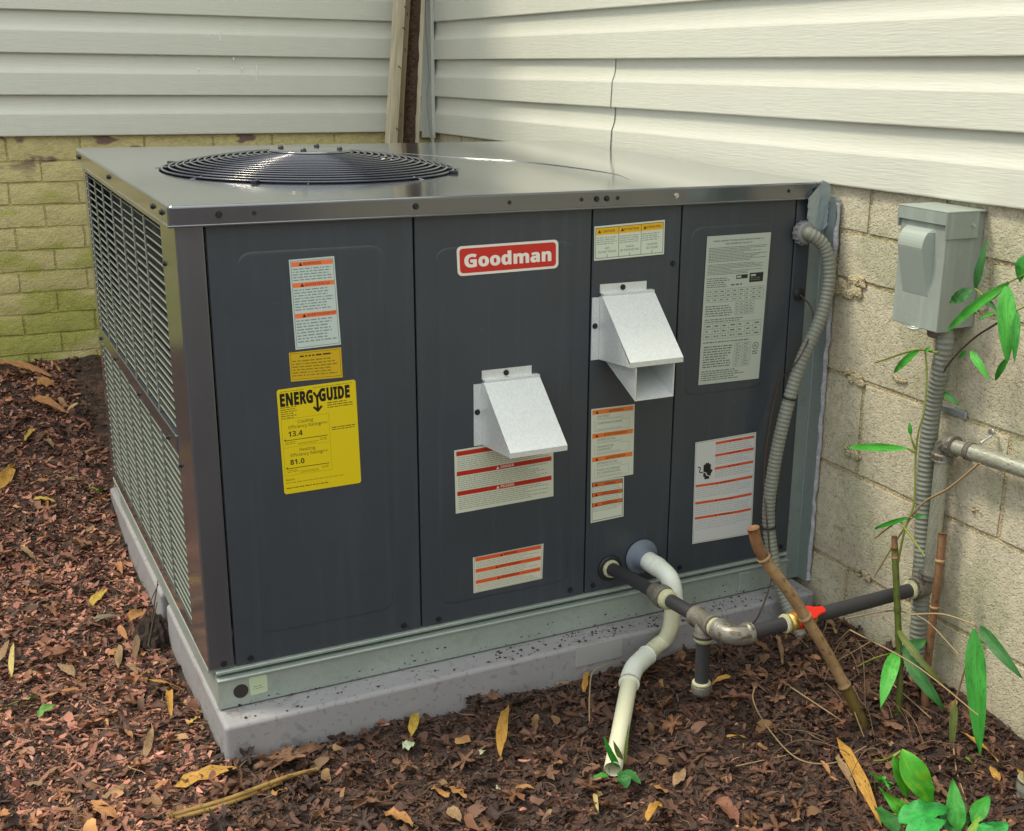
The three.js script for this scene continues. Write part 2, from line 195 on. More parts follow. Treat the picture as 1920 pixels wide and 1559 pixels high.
const galvRail = M([0.43, 0.50, 0.46], { roughness: 0.5, metalness: 0.45, map: weath });
const galvFlash = M([0.40, 0.47, 0.46], { roughness: 0.45, metalness: 0.55, map: weath });
const padMap = tex(1024, 1024, (u, v) => { const a = fbm(u, v, 6, 5, 211), s = ss(0.66, 0.74, fbm(u, v, 26, 4, 212)) * ss(0.5, 0.62, fbm(u, v, 4, 3, 213)), d = ss(0.80, 0.84, fbm(u, v, 130, 1, 214)), k = 0.9 + 0.16 * (a - 0.5) + 0.06 * (fbm(u, v, 120, 2, 215) - 0.5); return [lerp(lerp(k, 0.42, 0.35 * s), 0.3, d * 0.3), lerp(lerp(k, 0.33, 0.35 * s), 0.24, d * 0.3), lerp(lerp(k, 0.26, 0.35 * s), 0.2, d * 0.3)]; }, true, 0.9);
const padM = M([0.325, 0.32, 0.335], { roughness: 0.7, map: padMap, bumpMap: speck, bs: 0.0005 });
const dirtM = M([0.035, 0.026, 0.02], { roughness: 1 });
const pvcPrint = tex(128, 512, (u, v) => { const on = (Math.abs(u - 0.30) < 0.030 || Math.abs(u - 0.80) < 0.030) && h2(Math.floor(v * 90), 5) > 0.35 && h2(Math.floor(v * 90), Math.floor(u * 70), 6) > 0.3 && vn(v * 7, 0, 7, 0, 9) > 0.3; const k = (0.95 + 0.1 * (fbm(u, v, 6, 4, 201) - 0.5)) * (on ? 0.42 : 1); return [k, k, k * 0.99]; }, true, 0.1055, 0.3);
const pvcM = M([0.76, 0.765, 0.56], { roughness: 0.38, map: pvcPrint });
const pvcEnd = M([0.76, 0.765, 0.56], { roughness: 0.38, map: pvcPrint.clone() }); pvcEnd.map.repeat.set(1, 1); pvcEnd.map.needsUpdate = true;
const pvcFit = M([0.80, 0.85, 0.76], { roughness: 0.35 });
const rubberM = M([0.15, 0.18, 0.235], { roughness: 0.6 });
const ironM = M([0.032, 0.032, 0.036], { roughness: 0.5, bumpMap: speck, bs: 0.0006 });
const rust = tex(256, 256, (u, v) => { const a = fbm(u, v, 10, 4, 111), b = ss(0.55, 0.7, fbm(u, v, 16, 4, 112)); return [lerp(0.9, 0.55, b) * (0.8 + 0.4 * a), lerp(0.9, 0.42, b) * (0.8 + 0.4 * a), lerp(0.86, 0.3, b) * (0.8 + 0.4 * a)]; }, true, 0.12);
const fitM = M([0.24, 0.235, 0.215], { roughness: 0.45, metalness: 0.45, map: rust, bumpMap: speck, bs: 0.001 });
const zincPipe = M([0.50, 0.53, 0.46], { roughness: 0.36, metalness: 0.5, map: rust });
const dopeM = M([0.66, 0.66, 0.42], { roughness: 0.7, bumpMap: speck, bs: 0.002 });
const brassM = M([0.62, 0.44, 0.10], { roughness: 0.35, metalness: 0.7 });
const redM = M([0.62, 0.022, 0.012], { roughness: 0.4 });
const condM = M([0.25, 0.265, 0.22], { roughness: 0.5, map: weath });
const condFit = M([0.25, 0.25, 0.25], { roughness: 0.5 });
const boxM = M([0.36, 0.415, 0.37], { roughness: 0.42, map: dust });
const sealM = M([0.40, 0.41, 0.45], { roughness: 0.5, bumpMap: speck, bs: 0.004 });
const tapeM = M([0.38, 0.46, 0.50], { roughness: 0.3, metalness: 0.3 });
const wireM = M([0.085, 0.05, 0.04], { roughness: 0.6 });
const steelM = M([0.6, 0.6, 0.58], { roughness: 0.3, metalness: 0.9 });
// wood and plants
const woodT = tex(256, 512, (u, v) => { const a = vn(u * 24 + 3 * fbm(u, v, 3, 3, 121), v * 5, 0, 5, 122), b = fbm(u, v, 12, 4, 123); const k = 0.8 + 0.25 * (a - 0.5) + 0.3 * (b - 0.5); return [k, k * 0.97, k * 0.92]; }, true, 0.2, 0.7);
const paleWood = M([0.66, 0.60, 0.45], { roughness: 0.85, map: woodT, bumpMap: speck, bs: 0.001 });
const brownWood = M([0.27, 0.20, 0.12], { roughness: 0.85, map: woodT });
const barkM = M([0.10, 0.062, 0.045], { roughness: 1, bumpMap: roughB, bs: 0.006, map: rust });
const caneT = tex(256, 256, (u, v) => { const a = fbm(u, v, 6, 4, 131), b = vn(u * 60, v * 4, 60, 4, 132), s = ss(0.62, 0.7, fbm(u, v, 20, 3, 133)); const k = 0.8 + 0.4 * (a - 0.5) + 0.2 * (b - 0.5) - 0.3 * s; return [k, k * 0.96, k * 0.9]; }, true, 0.1, 0.12);
const caneM = M([0.42, 0.275, 0.14], { roughness: 0.6, map: caneT });
const caneOlive = M([0.16, 0.12, 0.03], { roughness: 0.5, map: caneT });
const caneBrown = M([0.22, 0.115, 0.055], { roughness: 0.6, map: caneT });
const caneGreen = M([0.10, 0.14, 0.02], { roughness: 0.5, map: caneT });
const strawM = M([0.30, 0.21, 0.11], { roughness: 0.7 });
const stemM = M([0.20, 0.25, 0.04], { roughness: 0.5 });
const stemDark = M([0.06, 0.045, 0.025], { roughness: 0.7 });
// leaf blade textures: u across, v along; fine parallel veins and a pale midrib
const veinT = tex(128, 256, (u, v) => { const m = Math.exp(-(((u - 0.5) / 0.03) ** 2)), w = 0.5 + 0.5 * Math.sin(u * 100), b = fbm(u, v, 7, 5, 141); const k = 0.72 + 0.2 * w + 0.55 * (b - 0.5) - 0.25 * ss(0.66, 0.74, fbm(u, v, 30, 2, 142)); return [k + 0.3 * m, k + 0.15 * m, k]; }, true);
const spotT = tex(128, 256, (u, v) => { const b = fbm(u, v, 8, 4, 151), y = ss(0.52, 0.66, fbm(u, v, 5, 5, 152)), w = 0.5 + 0.5 * Math.sin(u * 70); const k = 0.75 + 0.2 * w + 0.3 * (b - 0.5); return [lerp(0.55 * k, 1.0, y), lerp(k, 0.95, y), lerp(0.6 * k, 0.35, y)]; }, true);
const deadT = tex(128, 256, (u, v) => { const b = fbm(u, v, 6, 5, 161), s = ss(0.60, 0.70, fbm(u, v, 24, 3, 162)), w = 0.5 + 0.5 * Math.sin(u * 60 + 4 * b); const k = 0.72 + 0.12 * w + 0.6 * (b - 0.5) - 0.4 * s; return [k, k * 0.96, k * 0.9]; }, true);
const GL = (c, map = veinT) => M(c, { map, roughness: 0.55, transmission: 0.0, bumpMap: veinT, bs: 0.0006 });
const greens = { b: GL([0.075, 0.46, 0.045]), g: GL([0.04, 0.32, 0.028]), d: GL([0.025, 0.16, 0.024]), o: GL([0.12, 0.16, 0.025]), s: GL([0.14, 0.42, 0.035], spotT), m: GL([0.03, 0.38, 0.06]), y: GL([0.22, 0.42, 0.03]) };
const DL = c => M(c, { map: deadT, roughness: 0.75 });
const deads = { t: DL([0.32, 0.21, 0.11]), y: DL([0.55, 0.46, 0.18]), o: DL([0.46, 0.22, 0.085]), v: DL([0.40, 0.44, 0.13]), n: DL([0.16, 0.34, 0.08]), l: DL([0.56, 0.40, 0.06]), g: DL([0.20, 0.18, 0.13]), O: DL([0.44, 0.22, 0.07]), b: DL([0.19, 0.12, 0.065]), G: DL([0.52, 0.29, 0.05]), r: DL([0.24, 0.10, 0.06]), m: DL([0.50, 0.62, 0.42]), P: DL([0.20, 0.105, 0.06]) };

// ---------------------------------------------------------------- ground
{
  const N = 300, pos = [], uv = [], idx = [], f = s => s * 1.9 + 38 * s ** 7;
  for (let j = 0; j <= N; j++) for (let i = 0; i <= N; i++) { const x = 0.35 + f(i / N * 2 - 1), z = -0.2 + f(j / N * 2 - 1); pos.push(x, gy(x, z), z); uv.push(x, z); }
  for (let j = 0; j < N; j++) for (let i = 0; i < N; i++) { const a = j * (N + 1) + i, b = a + N + 1; idx.push(a, b, a + 1, b, b + 1, a + 1); }
  const soil = tex(1024, 1024, (u, v) => { const a = fbm(u, v, 10, 5, 171), b = fbm(u, v, 90, 3, 172), r = ss(0.52, 0.68, fbm(u, v, 40, 3, 173)); const k = 0.55 + 0.9 * b; return [k * lerp(0.046, 0.10, r) * (0.8 + 0.5 * a), k * lerp(0.029, 0.050, r) * (0.8 + 0.5 * a), k * lerp(0.021, 0.032, r) * (0.8 + 0.5 * a)]; }, true, 0.9);
  const soilB = tex(512, 512, (u, v) => 0.5 * fbm(u, v, 24, 4, 174) + 0.5 * fbm(u, v, 90, 2, 175), false, 0.35);
  const g = single('ground', fromArr(pos, idx, uv), M(null, { map: soil, roughness: 0.95, bumpMap: soilB, bs: 0.012 }));
  g.userData = { kind: 'structure' };
}

// ---------------------------------------------------------------- house walls
// one rough-faced masonry unit: s along the wall, t up, n out of the wall
function tile(s0, s1, t0, t1, depth, seed, map, nx, ny, edge, bump) {
  const pos = [], uv = [], idx = [], S = [], T = [];
  S.push(s0); for (let i = 0; i <= nx; i++) S.push(i === 0 ? s0 : i === nx ? s1 : lerp(s0, s1, i / nx) + (h2(i, seed, 1) - 0.5) * 0.3 * (s1 - s0) / nx); S.push(s1);
  T.push(t0); for (let j = 0; j <= ny; j++) T.push(lerp(t0, t1, j / ny)); T.push(t1);
  const W = nx + 3, H = ny + 3;
  for (let j = 0; j < H; j++) for (let i = 0; i < W; i++) {
    const skirt = i === 0 || j === 0 || i === W - 1 || j === H - 1, rim = i === 1 || j === 1 || i === W - 2 || j === H - 2;
    const r = h2(i + 7 * seed, j, 5), q = h2(i, j + 3 * seed, 6);
    let n = skirt ? -depth : rim ? -edge * (0.5 + r) : bump * (r - 0.5);
    const ii = Math.min(Math.max(i, 1), W - 2), jj = Math.min(Math.max(j, 1), H - 2);
    const s = S[i] + (rim || skirt ? (h2(ii, jj, seed) - 0.5) * edge : 0), t = T[j] + (rim || skirt ? (h2(jj, ii, seed + 9) - 0.5) * edge : 0);
    pos.push(...map(s, t, n)); uv.push(s, t);
  }
  // face and returns keep separate normals, so that the arris stays sharp
  for (let j = 1; j < H - 2; j++) for (let i = 1; i < W - 2; i++) { const a = j * W + i, b = a + W; idx.push(a, a + 1, b, b, a + 1, b + 1); }
  const put = k => { pos.push(pos[k * 3], pos[k * 3 + 1], pos[k * 3 + 2]); uv.push(uv[k * 2], uv[k * 2 + 1]); return pos.length / 3 - 1; };
  const strip = (o, q) => { const A = o.map(put), B = q.map(put); for (let i = 0; i < A.length - 1; i++) idx.push(A[i], A[i + 1], B[i], B[i], A[i + 1], B[i + 1]); };
  const row = j => [...Array(W - 2)].map((_, i) => j * W + i + 1), col = i => [...Array(H - 2)].map((_, j) => (j + 1) * W + i);
  strip(row(0), row(1)); strip(row(H - 2), row(H - 1)); strip(col(1), col(0)); strip(col(W - 1), col(W - 2));
  return fromArr(pos, idx, uv);
}
const SP = [[0.002, 0.137], [0.002, 0.110], [0.0028, 0.099], [0.0046, 0.089], [0.0074, 0.081], [0.0106, 0.074], [0.0130, 0.0695], [0.0140, 0.066], null, [0.0140, 0.066], [0.0168, 0.004], [0.0162, 0.0005], [0.0140, 0], null, [0.0140, 0], [0.0, 0.003]];
function board(s0, s1, y0, slope, map, seed, lift = 0) {
  const n = Math.max(3, Math.round((s1 - s0) / 0.22)), pos = [], uv = [], idx = []; let prev = -1;
  for (const q of SP) {
    if (!q) { prev = -1; continue; }
    const k = pos.length / 3;
    for (let i = 0; i <= n; i++) { const s = lerp(s0, s1, i / n), w = 0.0016 * (vn(s * 2.3 + seed * 7, q[1] * 9, 0, 0, seed) - 0.5), wy = 0.002 * (vn(s * 1.1 + seed * 3, 0, 0, 0, seed + 5) - 0.5);
      pos.push(...map(s, y0 + q[1] + slope * s + wy, 0.82 * q[0] + 0.002 + lift + w)); uv.push(s, y0 + q[1] * 1.0 + seed * 0.37); }
    if (prev >= 0) for (let i = 0; i < n; i++) { const a = prev + i, b = k + i; idx.push(a, b, a + 1, b, b + 1, a + 1); }
    prev = k;
  }
  return fromArr(pos, idx, uv);
}
{ // rear wall: painted brick with vinyl siding above
  const wall = thing('house_wall', 'rear wall of algae-stained painted brick under pale horizontal siding', 'wall');
  const map = (s, t, n) => [s, t, -2.29 + n], smap = (s, t, n) => [s, t, -2.292 + n];
  part('mortar', (() => { const g = new THREE.BoxGeometry(6.4, 1.2, 0.1); g.translate(-1.86, 0.36, -2.29 - 0.0565); return muv(g); })(), mortarM, wall);
  const J = [0.948, 0.866, 0.800, 0.729, 0.657, 0.584, 0.514, 0.445, 0.372, 0.305, 0.239, 0.170, 0.10];
  for (let r = 0; r < J.length - 1; r++) {
    const off = r % 2 ? 0.008 : -0.098;
    for (let k = -6; k < 7; k++) {
      const jit = (h2(r, k, 11) - 0.5) * 0.02, jit2 = (h2(r, k + 1, 11) - 0.5) * 0.02, s0 = off + k * 0.2135 + jit + 0.0035, s1 = Math.min(1.338, off + (k + 1) * 0.2135 + jit2 - 0.0035);
      if (s1 - s0 < 0.03) continue;
      part('brick', tile(s0, s1, J[r + 1] + 0.0035, J[r] - 0.0035, 0.014, r * 31 + k + 200, map, 6, 2, 0.0035, 0.003), brickM, wall);
    }
  }
  for (let c = 0; c < 14; c++) part('siding_board', board(-5, 1.334, 0.946 + c * 0.1273, 0, smap, c + 1), vinyl, wall);
  part('inside_corner_trim', merge([bx(1.296, 1.334, 0.925, 2.74, -2.288, -2.268, 0.003), bx(1.318, 1.332, 0.925, 2.74, -2.268, -2.232, 0.003)]), trimV, wall);
  part('wall_core', bx(-5, 1.5, 0.94, 2.75, -2.42, -2.295), trimV, wall);
  part('soffit', bx(-5, 1.5, 2.74, 2.80, -2.42, -2.15), trimV, wall);
  // spatters of white paint on the boards
  const R = rng(77), dp = M([0.82, 0.82, 0.80], { roughness: 0.5 });
  for (const [x, y, l] of [[0.565, 1.268, 0.004], [0.575, 1.268, 0.004], [0.59, 1.262, 0.018], [0.63, 1.19, 0.006], [0.515, 1.156, 0.005], [0.655, 1.158, 0.008], [0.705, 1.146, 0.028], [0.30, 1.09, 0.004]])
    part('paint_drip', (() => { const g = new THREE.SphereGeometry(1, 8, 6); g.scale(0.0022 + 0.001 * R(), l, 0.0012); g.translate(x, y, -2.2785); return g; })(), dp, wall);
}
{ // side wall: painted concrete block with the same siding above
  const wall = thing('house_wall', 'side wall of rough beige concrete block below cream siding beside the electrical box', 'wall');
  const map = (s, t, n) => [1.346 - n, t, s], smap = (s, t, n) => [1.349 - n, t, s];
  part('mortar', (() => { const g = new THREE.BoxGeometry(0.12, 1.3, 6.2); g.translate(1.346 + 0.0650, 0.35, 0.81); return muv(g); })(), jointM, wall);
  const J = [-0.26, -0.045, 0.163, 0.380, 0.588, 0.793, 0.893, 1.0];
  for (let r = 0; r < J.length - 1; r++) {
    const len = r > 4 ? 0.215 : 0.403, off = r > 4 ? (r % 2 ? 0.03 : 0.12) : (r % 2 ? 0.15 : 0.35);
    for (let k = -14; k < 12; k++) {
      const s0 = Math.max(-2.29, off + k * len + 0.0055), s1 = Math.min(3.4, off + (k + 1) * len - 0.0055);
      if (s1 - s0 < 0.03) continue;
      part(r > 4 ? 'brick' : 'concrete_block', tile(s0, s1, J[r] + 0.0058, J[r + 1] - 0.0058, 0.012, r * 41 + k + 900, map, r > 4 ? 5 : 7, r > 4 ? 2 : 4, 0.0022, 0.0022), blockM, wall);
    }
  }
  // broken mortar squeezed out of the joints
  const R = rng(5);
  for (const [z, y, n, sc] of [[0.075, 0.775, 10, 0.02], [0.095, 0.80, 9, 0.014], [0.13, 0.592, 9, 0.012], [0.10, 0.60, 6, 0.012], [0.13, 0.43, 10, 0.014], [0.20, 0.17, 8, 0.012], [0.26, 0.62, 7, 0.01], [0.12, 0.25, 6, 0.01], [0.50, 0.42, 4, 0.008]]) {
    const L = []; for (let i = 0; i < n; i++) { const g = new THREE.IcosahedronGeometry(sc * (0.25 + 0.5 * R()), 1); const p = g.attributes.position; for (let q = 0; q < p.count; q++) { const f = 0.75 + 0.5 * vn(p.getX(q) * 300, p.getY(q) * 300 + p.getZ(q) * 200, 0, 0, i); p.setXYZ(q, p.getX(q) * f * 0.5, p.getY(q) * f, p.getZ(q) * f * 1.4); } g.translate(1.344, y + (R() - 0.5) * sc * 1.2, z + (R() - 0.5) * sc * 4); g.computeVertexNormals(); L.push(muv(g)); }
    part('mortar_lump', merge(L), jointM, wall);
  }
  const sl = 0.0182, y0 = 0.945 + sl * 2.27;
  for (let c = 0; c < 14; c++) {
    const seam = [-0.935, -0.94, 1.6, 0.9, 1.9, -0.2][c % 6];
    const yc = y0 + c * 0.1283;
    part('siding_board', board(-2.285, seam, yc - 0.0006, sl, smap, c + 40, 0.0034), vinyl, wall);
    part('siding_board', board(seam - 0.03, 3.4, yc, sl, smap, c + 60), vinyl, wall);
  }
  part('wall_core', bx(1.3555, 1.5, 0.96, 2.9, -2.4, 3.4), trimV, wall);
  part('soffit', bx(1.21, 1.5, 2.86, 2.92, -2.14, 3.4), trimV, wall);
}

// ---------------------------------------------------------------- equipment pads
{
  const mk = (x0, x1, z0, z1, label) => {
    const t = thing('equipment_pad', label, 'pad');
    part('slab', bx(x0, x1, -0.06, 0.0795, z0, z1, 0.009), padM, t);
    return t;
  };
  const a = mk(0.006, 1.328, -0.495, 0.072, 'grey moulded plastic pad under the front of the air conditioner');
  part('label_plate', bx(0.712, 0.822, 0.032, 0.0775, 0.0715, 0.0735, 0.001), M([0.34, 0.335, 0.335], { roughness: 0.6 }), a);
  mk(0.004, 1.328, -1.31, -0.548, 'grey plastic pad under the coil end, half buried in mulch');
  // crumbs of soil lying on the ledge
  const R = rng(12), L = [];
  for (let i = 0; i < 320; i++) { const g = new THREE.TetrahedronGeometry(0.001 + 0.0028 * R() ** 2.2, 0); g.scale(1 + R(), 0.6, 1 + R()); g.rotateY(R() * 6); g.translate(i < 200 ? lerp(0.55, 1.3, R()) : lerp(0.02, 1.3, R()), 0.0800, 0.016 + 0.05 * R()); L.push(g); }
  part('soil_crumbs', merge(L), dirtM, a).userData.kind = 'stuff';
}

// ---------------------------------------------------------------- packaged air conditioner
const W = 1.295, D = 1.176, YB = 0.157, YT = 0.958, YL = 0.9925;
const unit = thing('air_conditioner', 'large charcoal packaged air conditioner with red brand badge on a grey pad', 'air conditioner');
const hex = (x, y, z, r = 0.0042) => { const g = new THREE.CylinderGeometry(r, r, 0.005, 6); g.rotateX(Math.PI / 2); g.translate(x, y, z + 0.002); const w = new THREE.CylinderGeometry(r * 1.35, r * 1.35, 0.0012, 14); w.rotateX(Math.PI / 2); w.translate(x, y, z + 0.0006); return merge([g, w]); };
const screwM = M([0.03, 0.033, 0.036], { roughness: 0.35, metalness: 0.4 });
{
  // front: corner post and four service panels with narrow gaps
  const S = [0, 0.0463, 0.4067, 0.7677, 0.9703, 1.2533, W], g = 0.0016;
  const post = part('corner_post', bx(0, S[1] - g, YB, YT, -0.014, 0, 0.003), postPaint, unit);
  part('side_flange', bx(-0.0006, 0.012, YB, YT - 0.001, -0.139, -0.0035, 0.002), postPaint, post);
  part('screw', hex(0.026, 0.168, 0), screwM, post);
  for (const y of [0.88, 0.515]) part('screw', hex(0, 0, 0).rotateY(-Math.PI / 2).translate(0, y, -0.118), screwM, post);
  const emb = [[0.10, 0.345, 0.215, 0.905], [0.452, 0.722, 0.20, 0.893], null, [1.0, 1.19, 0.565, 0.905]];
  const scr = [[[0.074, 0.168], [0.37, 0.170]], [[0.442, 0.168], [0.734, 0.172]], [[0.788, 0.172], [0.953, 0.841], [0.952, 0.575]], [[1.003, 0.172], [1.235, 0.172]]];
  for (let k = 0; k < 4; k++) {
    const p = part('service_panel', bx(S[k + 1] + g, S[k + 2] - g, YB, YT, -0.014, 0, 0.0022), paint, unit);
    if (emb[k]) {
      const [x0, x1, y0, y1] = emb[k], sh = new THREE.Shape(), r = 0.022; sh.moveTo(x0 + r, y0); sh.lineTo(x1 - r, y0); sh.quadraticCurveTo(x1, y0, x1, y0 + r); sh.lineTo(x1, y1 - r); sh.quadraticCurveTo(x1, y1, x1 - r, y1); sh.lineTo(x0 + r, y1); sh.quadraticCurveTo(x0, y1, x0, y1 - r); sh.lineTo(x0, y0 + r); sh.quadraticCurveTo(x0, y0, x0 + r, y0);
      part('embossed_field', muv(new THREE.ExtrudeGeometry(sh, { depth: 0.0002, bevelEnabled: true, bevelThickness: 0.0012, bevelSize: 0.006, bevelSegments: 3, curveSegments: 6 }).translate(0, 0, -0.0004)), paint, p);
    }
    for (const [x, y] of scr[k]) part('screw', hex(x, y, 0), screwM, p);
  }
  part('end_panel', bx(S[5] + g, W, YB, YT, -0.014, 0, 0.0022), paint, unit);
  part('screw', hex(1.277, 0.171, 0), screwM, unit);
  part('side_panel', bx(W - 0.012, W, YB, YT, -D, -0.0145), paint, unit);
  part('back_panel', bx(0.012, W - 0.0125, YB, YT, -D, -D + 0.012), paint, unit);
  part('floor_pan', bx(0.012, W - 0.0125, YB, YB + 0.01, -D + 0.0125, -0.015), galvRail, unit);
  part('bulkhead', bx(0.74, 0.75, YB + 0.011, YT - 0.003, -D + 0.013, -0.015), blackM, unit);
  part('corner_post', bx(0, 0.012, YB, YT, -D - 0.0, -D + 0.05, 0.003), postPaint, unit);
}
{ // coil guard on the left side: louvres, stiffening bars and a middle rail
  const zA = -D + 0.051, zB = -0.1395;
  const slat = y => { // shallow tilted blade
    const w = 0.0105, pos = [], P = [[-0.0005, 0.0013], [0.0018, 0.0020], [0.0098, -0.0062 + 0.0020], [0.0092, -0.0075 + 0.0015]];
    const q = P.map(([d, h]) => [d, h]); const s = new THREE.Shape(q.map(a => new THREE.Vector2(a[0], a[1]))); const g = new THREE.ExtrudeGeometry(s, { depth: zB - zA, bevelEnabled: false }); g.translate(0, y, zA); return muv(g);
  };
  const base = slat(0);
  const put = y => { const m = part('louvre', base, grilleM, unit); m.position.y = y; };
  for (let y = 0.934; y > 0.572; y -= 0.01615) put(y);
  for (let y = 0.520; y > 0.186; y -= 0.01615) put(y);
  for (const z of [-1.082, -0.958, -0.836, -0.704, -0.570, -0.434, -0.305]) { part('upright_bar', bx(-0.0022, 0.0008, 0.566, 0.940, z - 0.003, z + 0.003, 0.0008), grilleM, unit); part('upright_bar', bx(-0.0022, 0.0008, 0.186, 0.530, z - 0.0022, z + 0.0022, 0.0008), grilleM, unit); }
  const rail = part('middle_rail', bx(-0.003, 0.008, 0.531, 0.565, zA, zB, 0.002), postPaint, unit);
  for (const z of [-1.10, -0.872, -0.542, -0.216]) part('screw', hex(0, 0, 0).rotateY(-Math.PI / 2).translate(-0.003, 0.540, z), screwM, rail);
  part('top_rail', bx(0.0, 0.011, 0.9405, YT, zA, zB, 0.002), postPaint, unit);
  part('bottom_rail', bx(0.0, 0.011, YB, 0.1865, zA, zB, 0.002), postPaint, unit);
  const L = [bx(0.055, 0.09, 0.17, 0.95, zA, zB)];
  for (let y = 0.18; y < 0.945; y += 0.0254) L.push(rod([0.052, y, zA], [0.052, y, zB], 0.005, 6));
  part('coil', merge(L), coilM, unit);
}
{ // lid with the fan opening
  const o = 0.0113, sh = new THREE.Shape(), x0 = -o + 0.004, x1 = W + o - 0.004, z0 = -0.0 - o + 0.004, z1 = D + o - 0.004, r = 0.012;
  sh.moveTo(x0 + r, z0); sh.lineTo(x1 - r, z0); sh.quadraticCurveTo(x1, z0, x1, z0 + r); sh.lineTo(x1, z1 - r); sh.quadraticCurveTo(x1, z1, x1 - r, z1); sh.lineTo(x0 + r, z1); sh.quadraticCurveTo(x0, z1, x0, z1 - r); sh.lineTo(x0, z0 + r); sh.quadraticCurveTo(x0, z0, x0 + r, z0);
  const cx = 0.381, cz = -0.5387, fr = 0.3035;
  const hole = new THREE.Path(); hole.absarc(cx, -cz, fr + 0.004, 0, Math.PI * 2, true); sh.holes.push(hole);
  const g = new THREE.ExtrudeGeometry(sh, { depth: YL - YT - 0.008, bevelEnabled: true, bevelThickness: 0.004, bevelSize: 0.004, bevelSegments: 3, curveSegments: 48 });
  g.rotateX(-Math.PI / 2); g.translate(0, YT + 0.004, 0);
  const lid = part('lid', muv(g), lidPaint, unit);
  part('hem', merge([bx(-o - 0.0012, W + o + 0.0012, YT - 0.0005, YT + 0.0036, o - 0.002, o + 0.0018, 0.0015), bx(-o - 0.0018, -o + 0.002, YT - 0.0005, YT + 0.0036, -D - o, o + 0.001, 0.0015)]), lidPaint, lid);
  part('pressed_bead', sweep(prm([[0.705, YL, -0.86], [0.80, YL, -0.70], [0.888, YL, -0.58], [0.937, YL, -0.43], [0.958, YL, -0.25], [0.93, YL, -0.14]]), t => 0.0016 * Math.sin(Math.PI * (0.06 + 0.9 * t)) + 0.0002, 40, 8), lidPaint, lid);
  for (const x of [0.068, 0.407, 0.769, 0.791, 1.289]) part('screw', hex(x, 0.9765, o), screwM, lid);
  for (const x of [0.125, 0.588, 0.737, 0.815, 1.221]) part('screw_hole', hex(x, 0.9765, o - 0.0036, 0.004), blackM, lid);
  for (const x of [0.947]) part('screw', hex(x, 0.9765, o), steelM, lid);
  for (const z of [-1.13, -1.109, -0.634, -0.125, -0.042]) part('screw', hex(0, 0, 0).rotateY(-Math.PI / 2).translate(-o, 0.977, z), screwM, lid);
  // fan guard: concentric wires over a low dome
  const L = [], H = rr => YL + 0.002 + 0.034 * (1 - (rr / fr) ** 2.2);
  for (let k = 0; k < 16; k++) { const rr = fr - 0.004 - k * 0.0142; if (rr < 0.075) break; const t = new THREE.TorusGeometry(rr, 0.0023, 6, 96); t.rotateX(Math.PI / 2); t.translate(cx, H(rr), cz); L.push(t); }
  for (let k = 0; k < 8; k++) { const a = k * Math.PI / 4 + 0.3, pts = []; for (let q = 0; q <= 6; q++) { const rr = lerp(0.07, fr + 0.012, q / 6); pts.push([cx + rr * Math.cos(a), (rr > fr ? YL + 0.002 : H(rr)) - 0.004, cz + rr * Math.sin(a)]); } L.push(sweep(pts, 0.0026, 10, 6)); }
  const guardM = M([0.035, 0.040, 0.062], { roughness: 0.25, clearcoat: 0.8, clearcoatRoughness: 0.1 });
  const gd = part('fan_guard', merge(L), guardM, unit);
  part('hub_plate', merge([turned([[0, 0.004], [0.082, 0.003], [0.085, 0], [0.082, -0.002], [0, -0.002]], [cx, H(0.07) + 0.003, cz], [0, 1, 0], 40)]), lidPaint, gd);
  for (let k = 0; k < 4; k++) { const a = k * Math.PI / 2 + 0.5; part('bolt', turned([[0.006, 0], [0.006, 0.003], [0.004, 0.006], [0, 0.006]], [cx + 0.062 * Math.cos(a), H(0.07) + 0.006, cz + 0.062 * Math.sin(a)], [0, 1, 0], 8), screwM, gd); }
  for (let k = 0; k < 4; k++) { const a = k * Math.PI / 2 + 0.62; part('clip', bx(-0.010, 0.010, 0, 0.006, -0.005, 0.005, 0.001).rotateY(-a).translate(cx + (fr + 0.004) * Math.cos(a), YL, cz + (fr + 0.004) * Math.sin(a)), screwM, gd); }
  const sh2 = new THREE.CylinderGeometry(fr + 0.002, fr + 0.03, 0.10, 64, 1, true); sh2.translate(cx, YT - 0.05, cz); part('fan_shroud', sh2, blackM, unit);
  part('fan_motor', turned([[0, -0.16], [0.07, -0.16], [0.075, -0.15], [0.075, -0.01], [0.06, 0], [0, 0]], [cx, YL + 0.02, cz], [0, 1, 0], 24), blackM, unit);
  for (let k = 0; k < 4; k++) { const a = k * Math.PI / 2, pos = [], idx = []; for (let i = 0; i <= 6; i++) for (let j = 0; j <= 4; j++) { const rr = lerp(0.07, 0.285, i / 6), th = a + lerp(-0.5, 0.5, j / 4) * lerp(0.8, 1.1, i / 6); pos.push(cx + rr * Math.cos(th), 0.86 + 0.05 * (j / 4 - 0.5) + 0.01 * Math.sin(i), cz + rr * Math.sin(th)); } for (let i = 0; i < 6; i++) for (let j = 0; j < 4; j++) { const q = i * 5 + j; idx.push(q, q + 5, q + 1, q + 5, q + 6, q + 1); } part('fan_blade', fromArr(pos, idx), blackM, unit); }
}
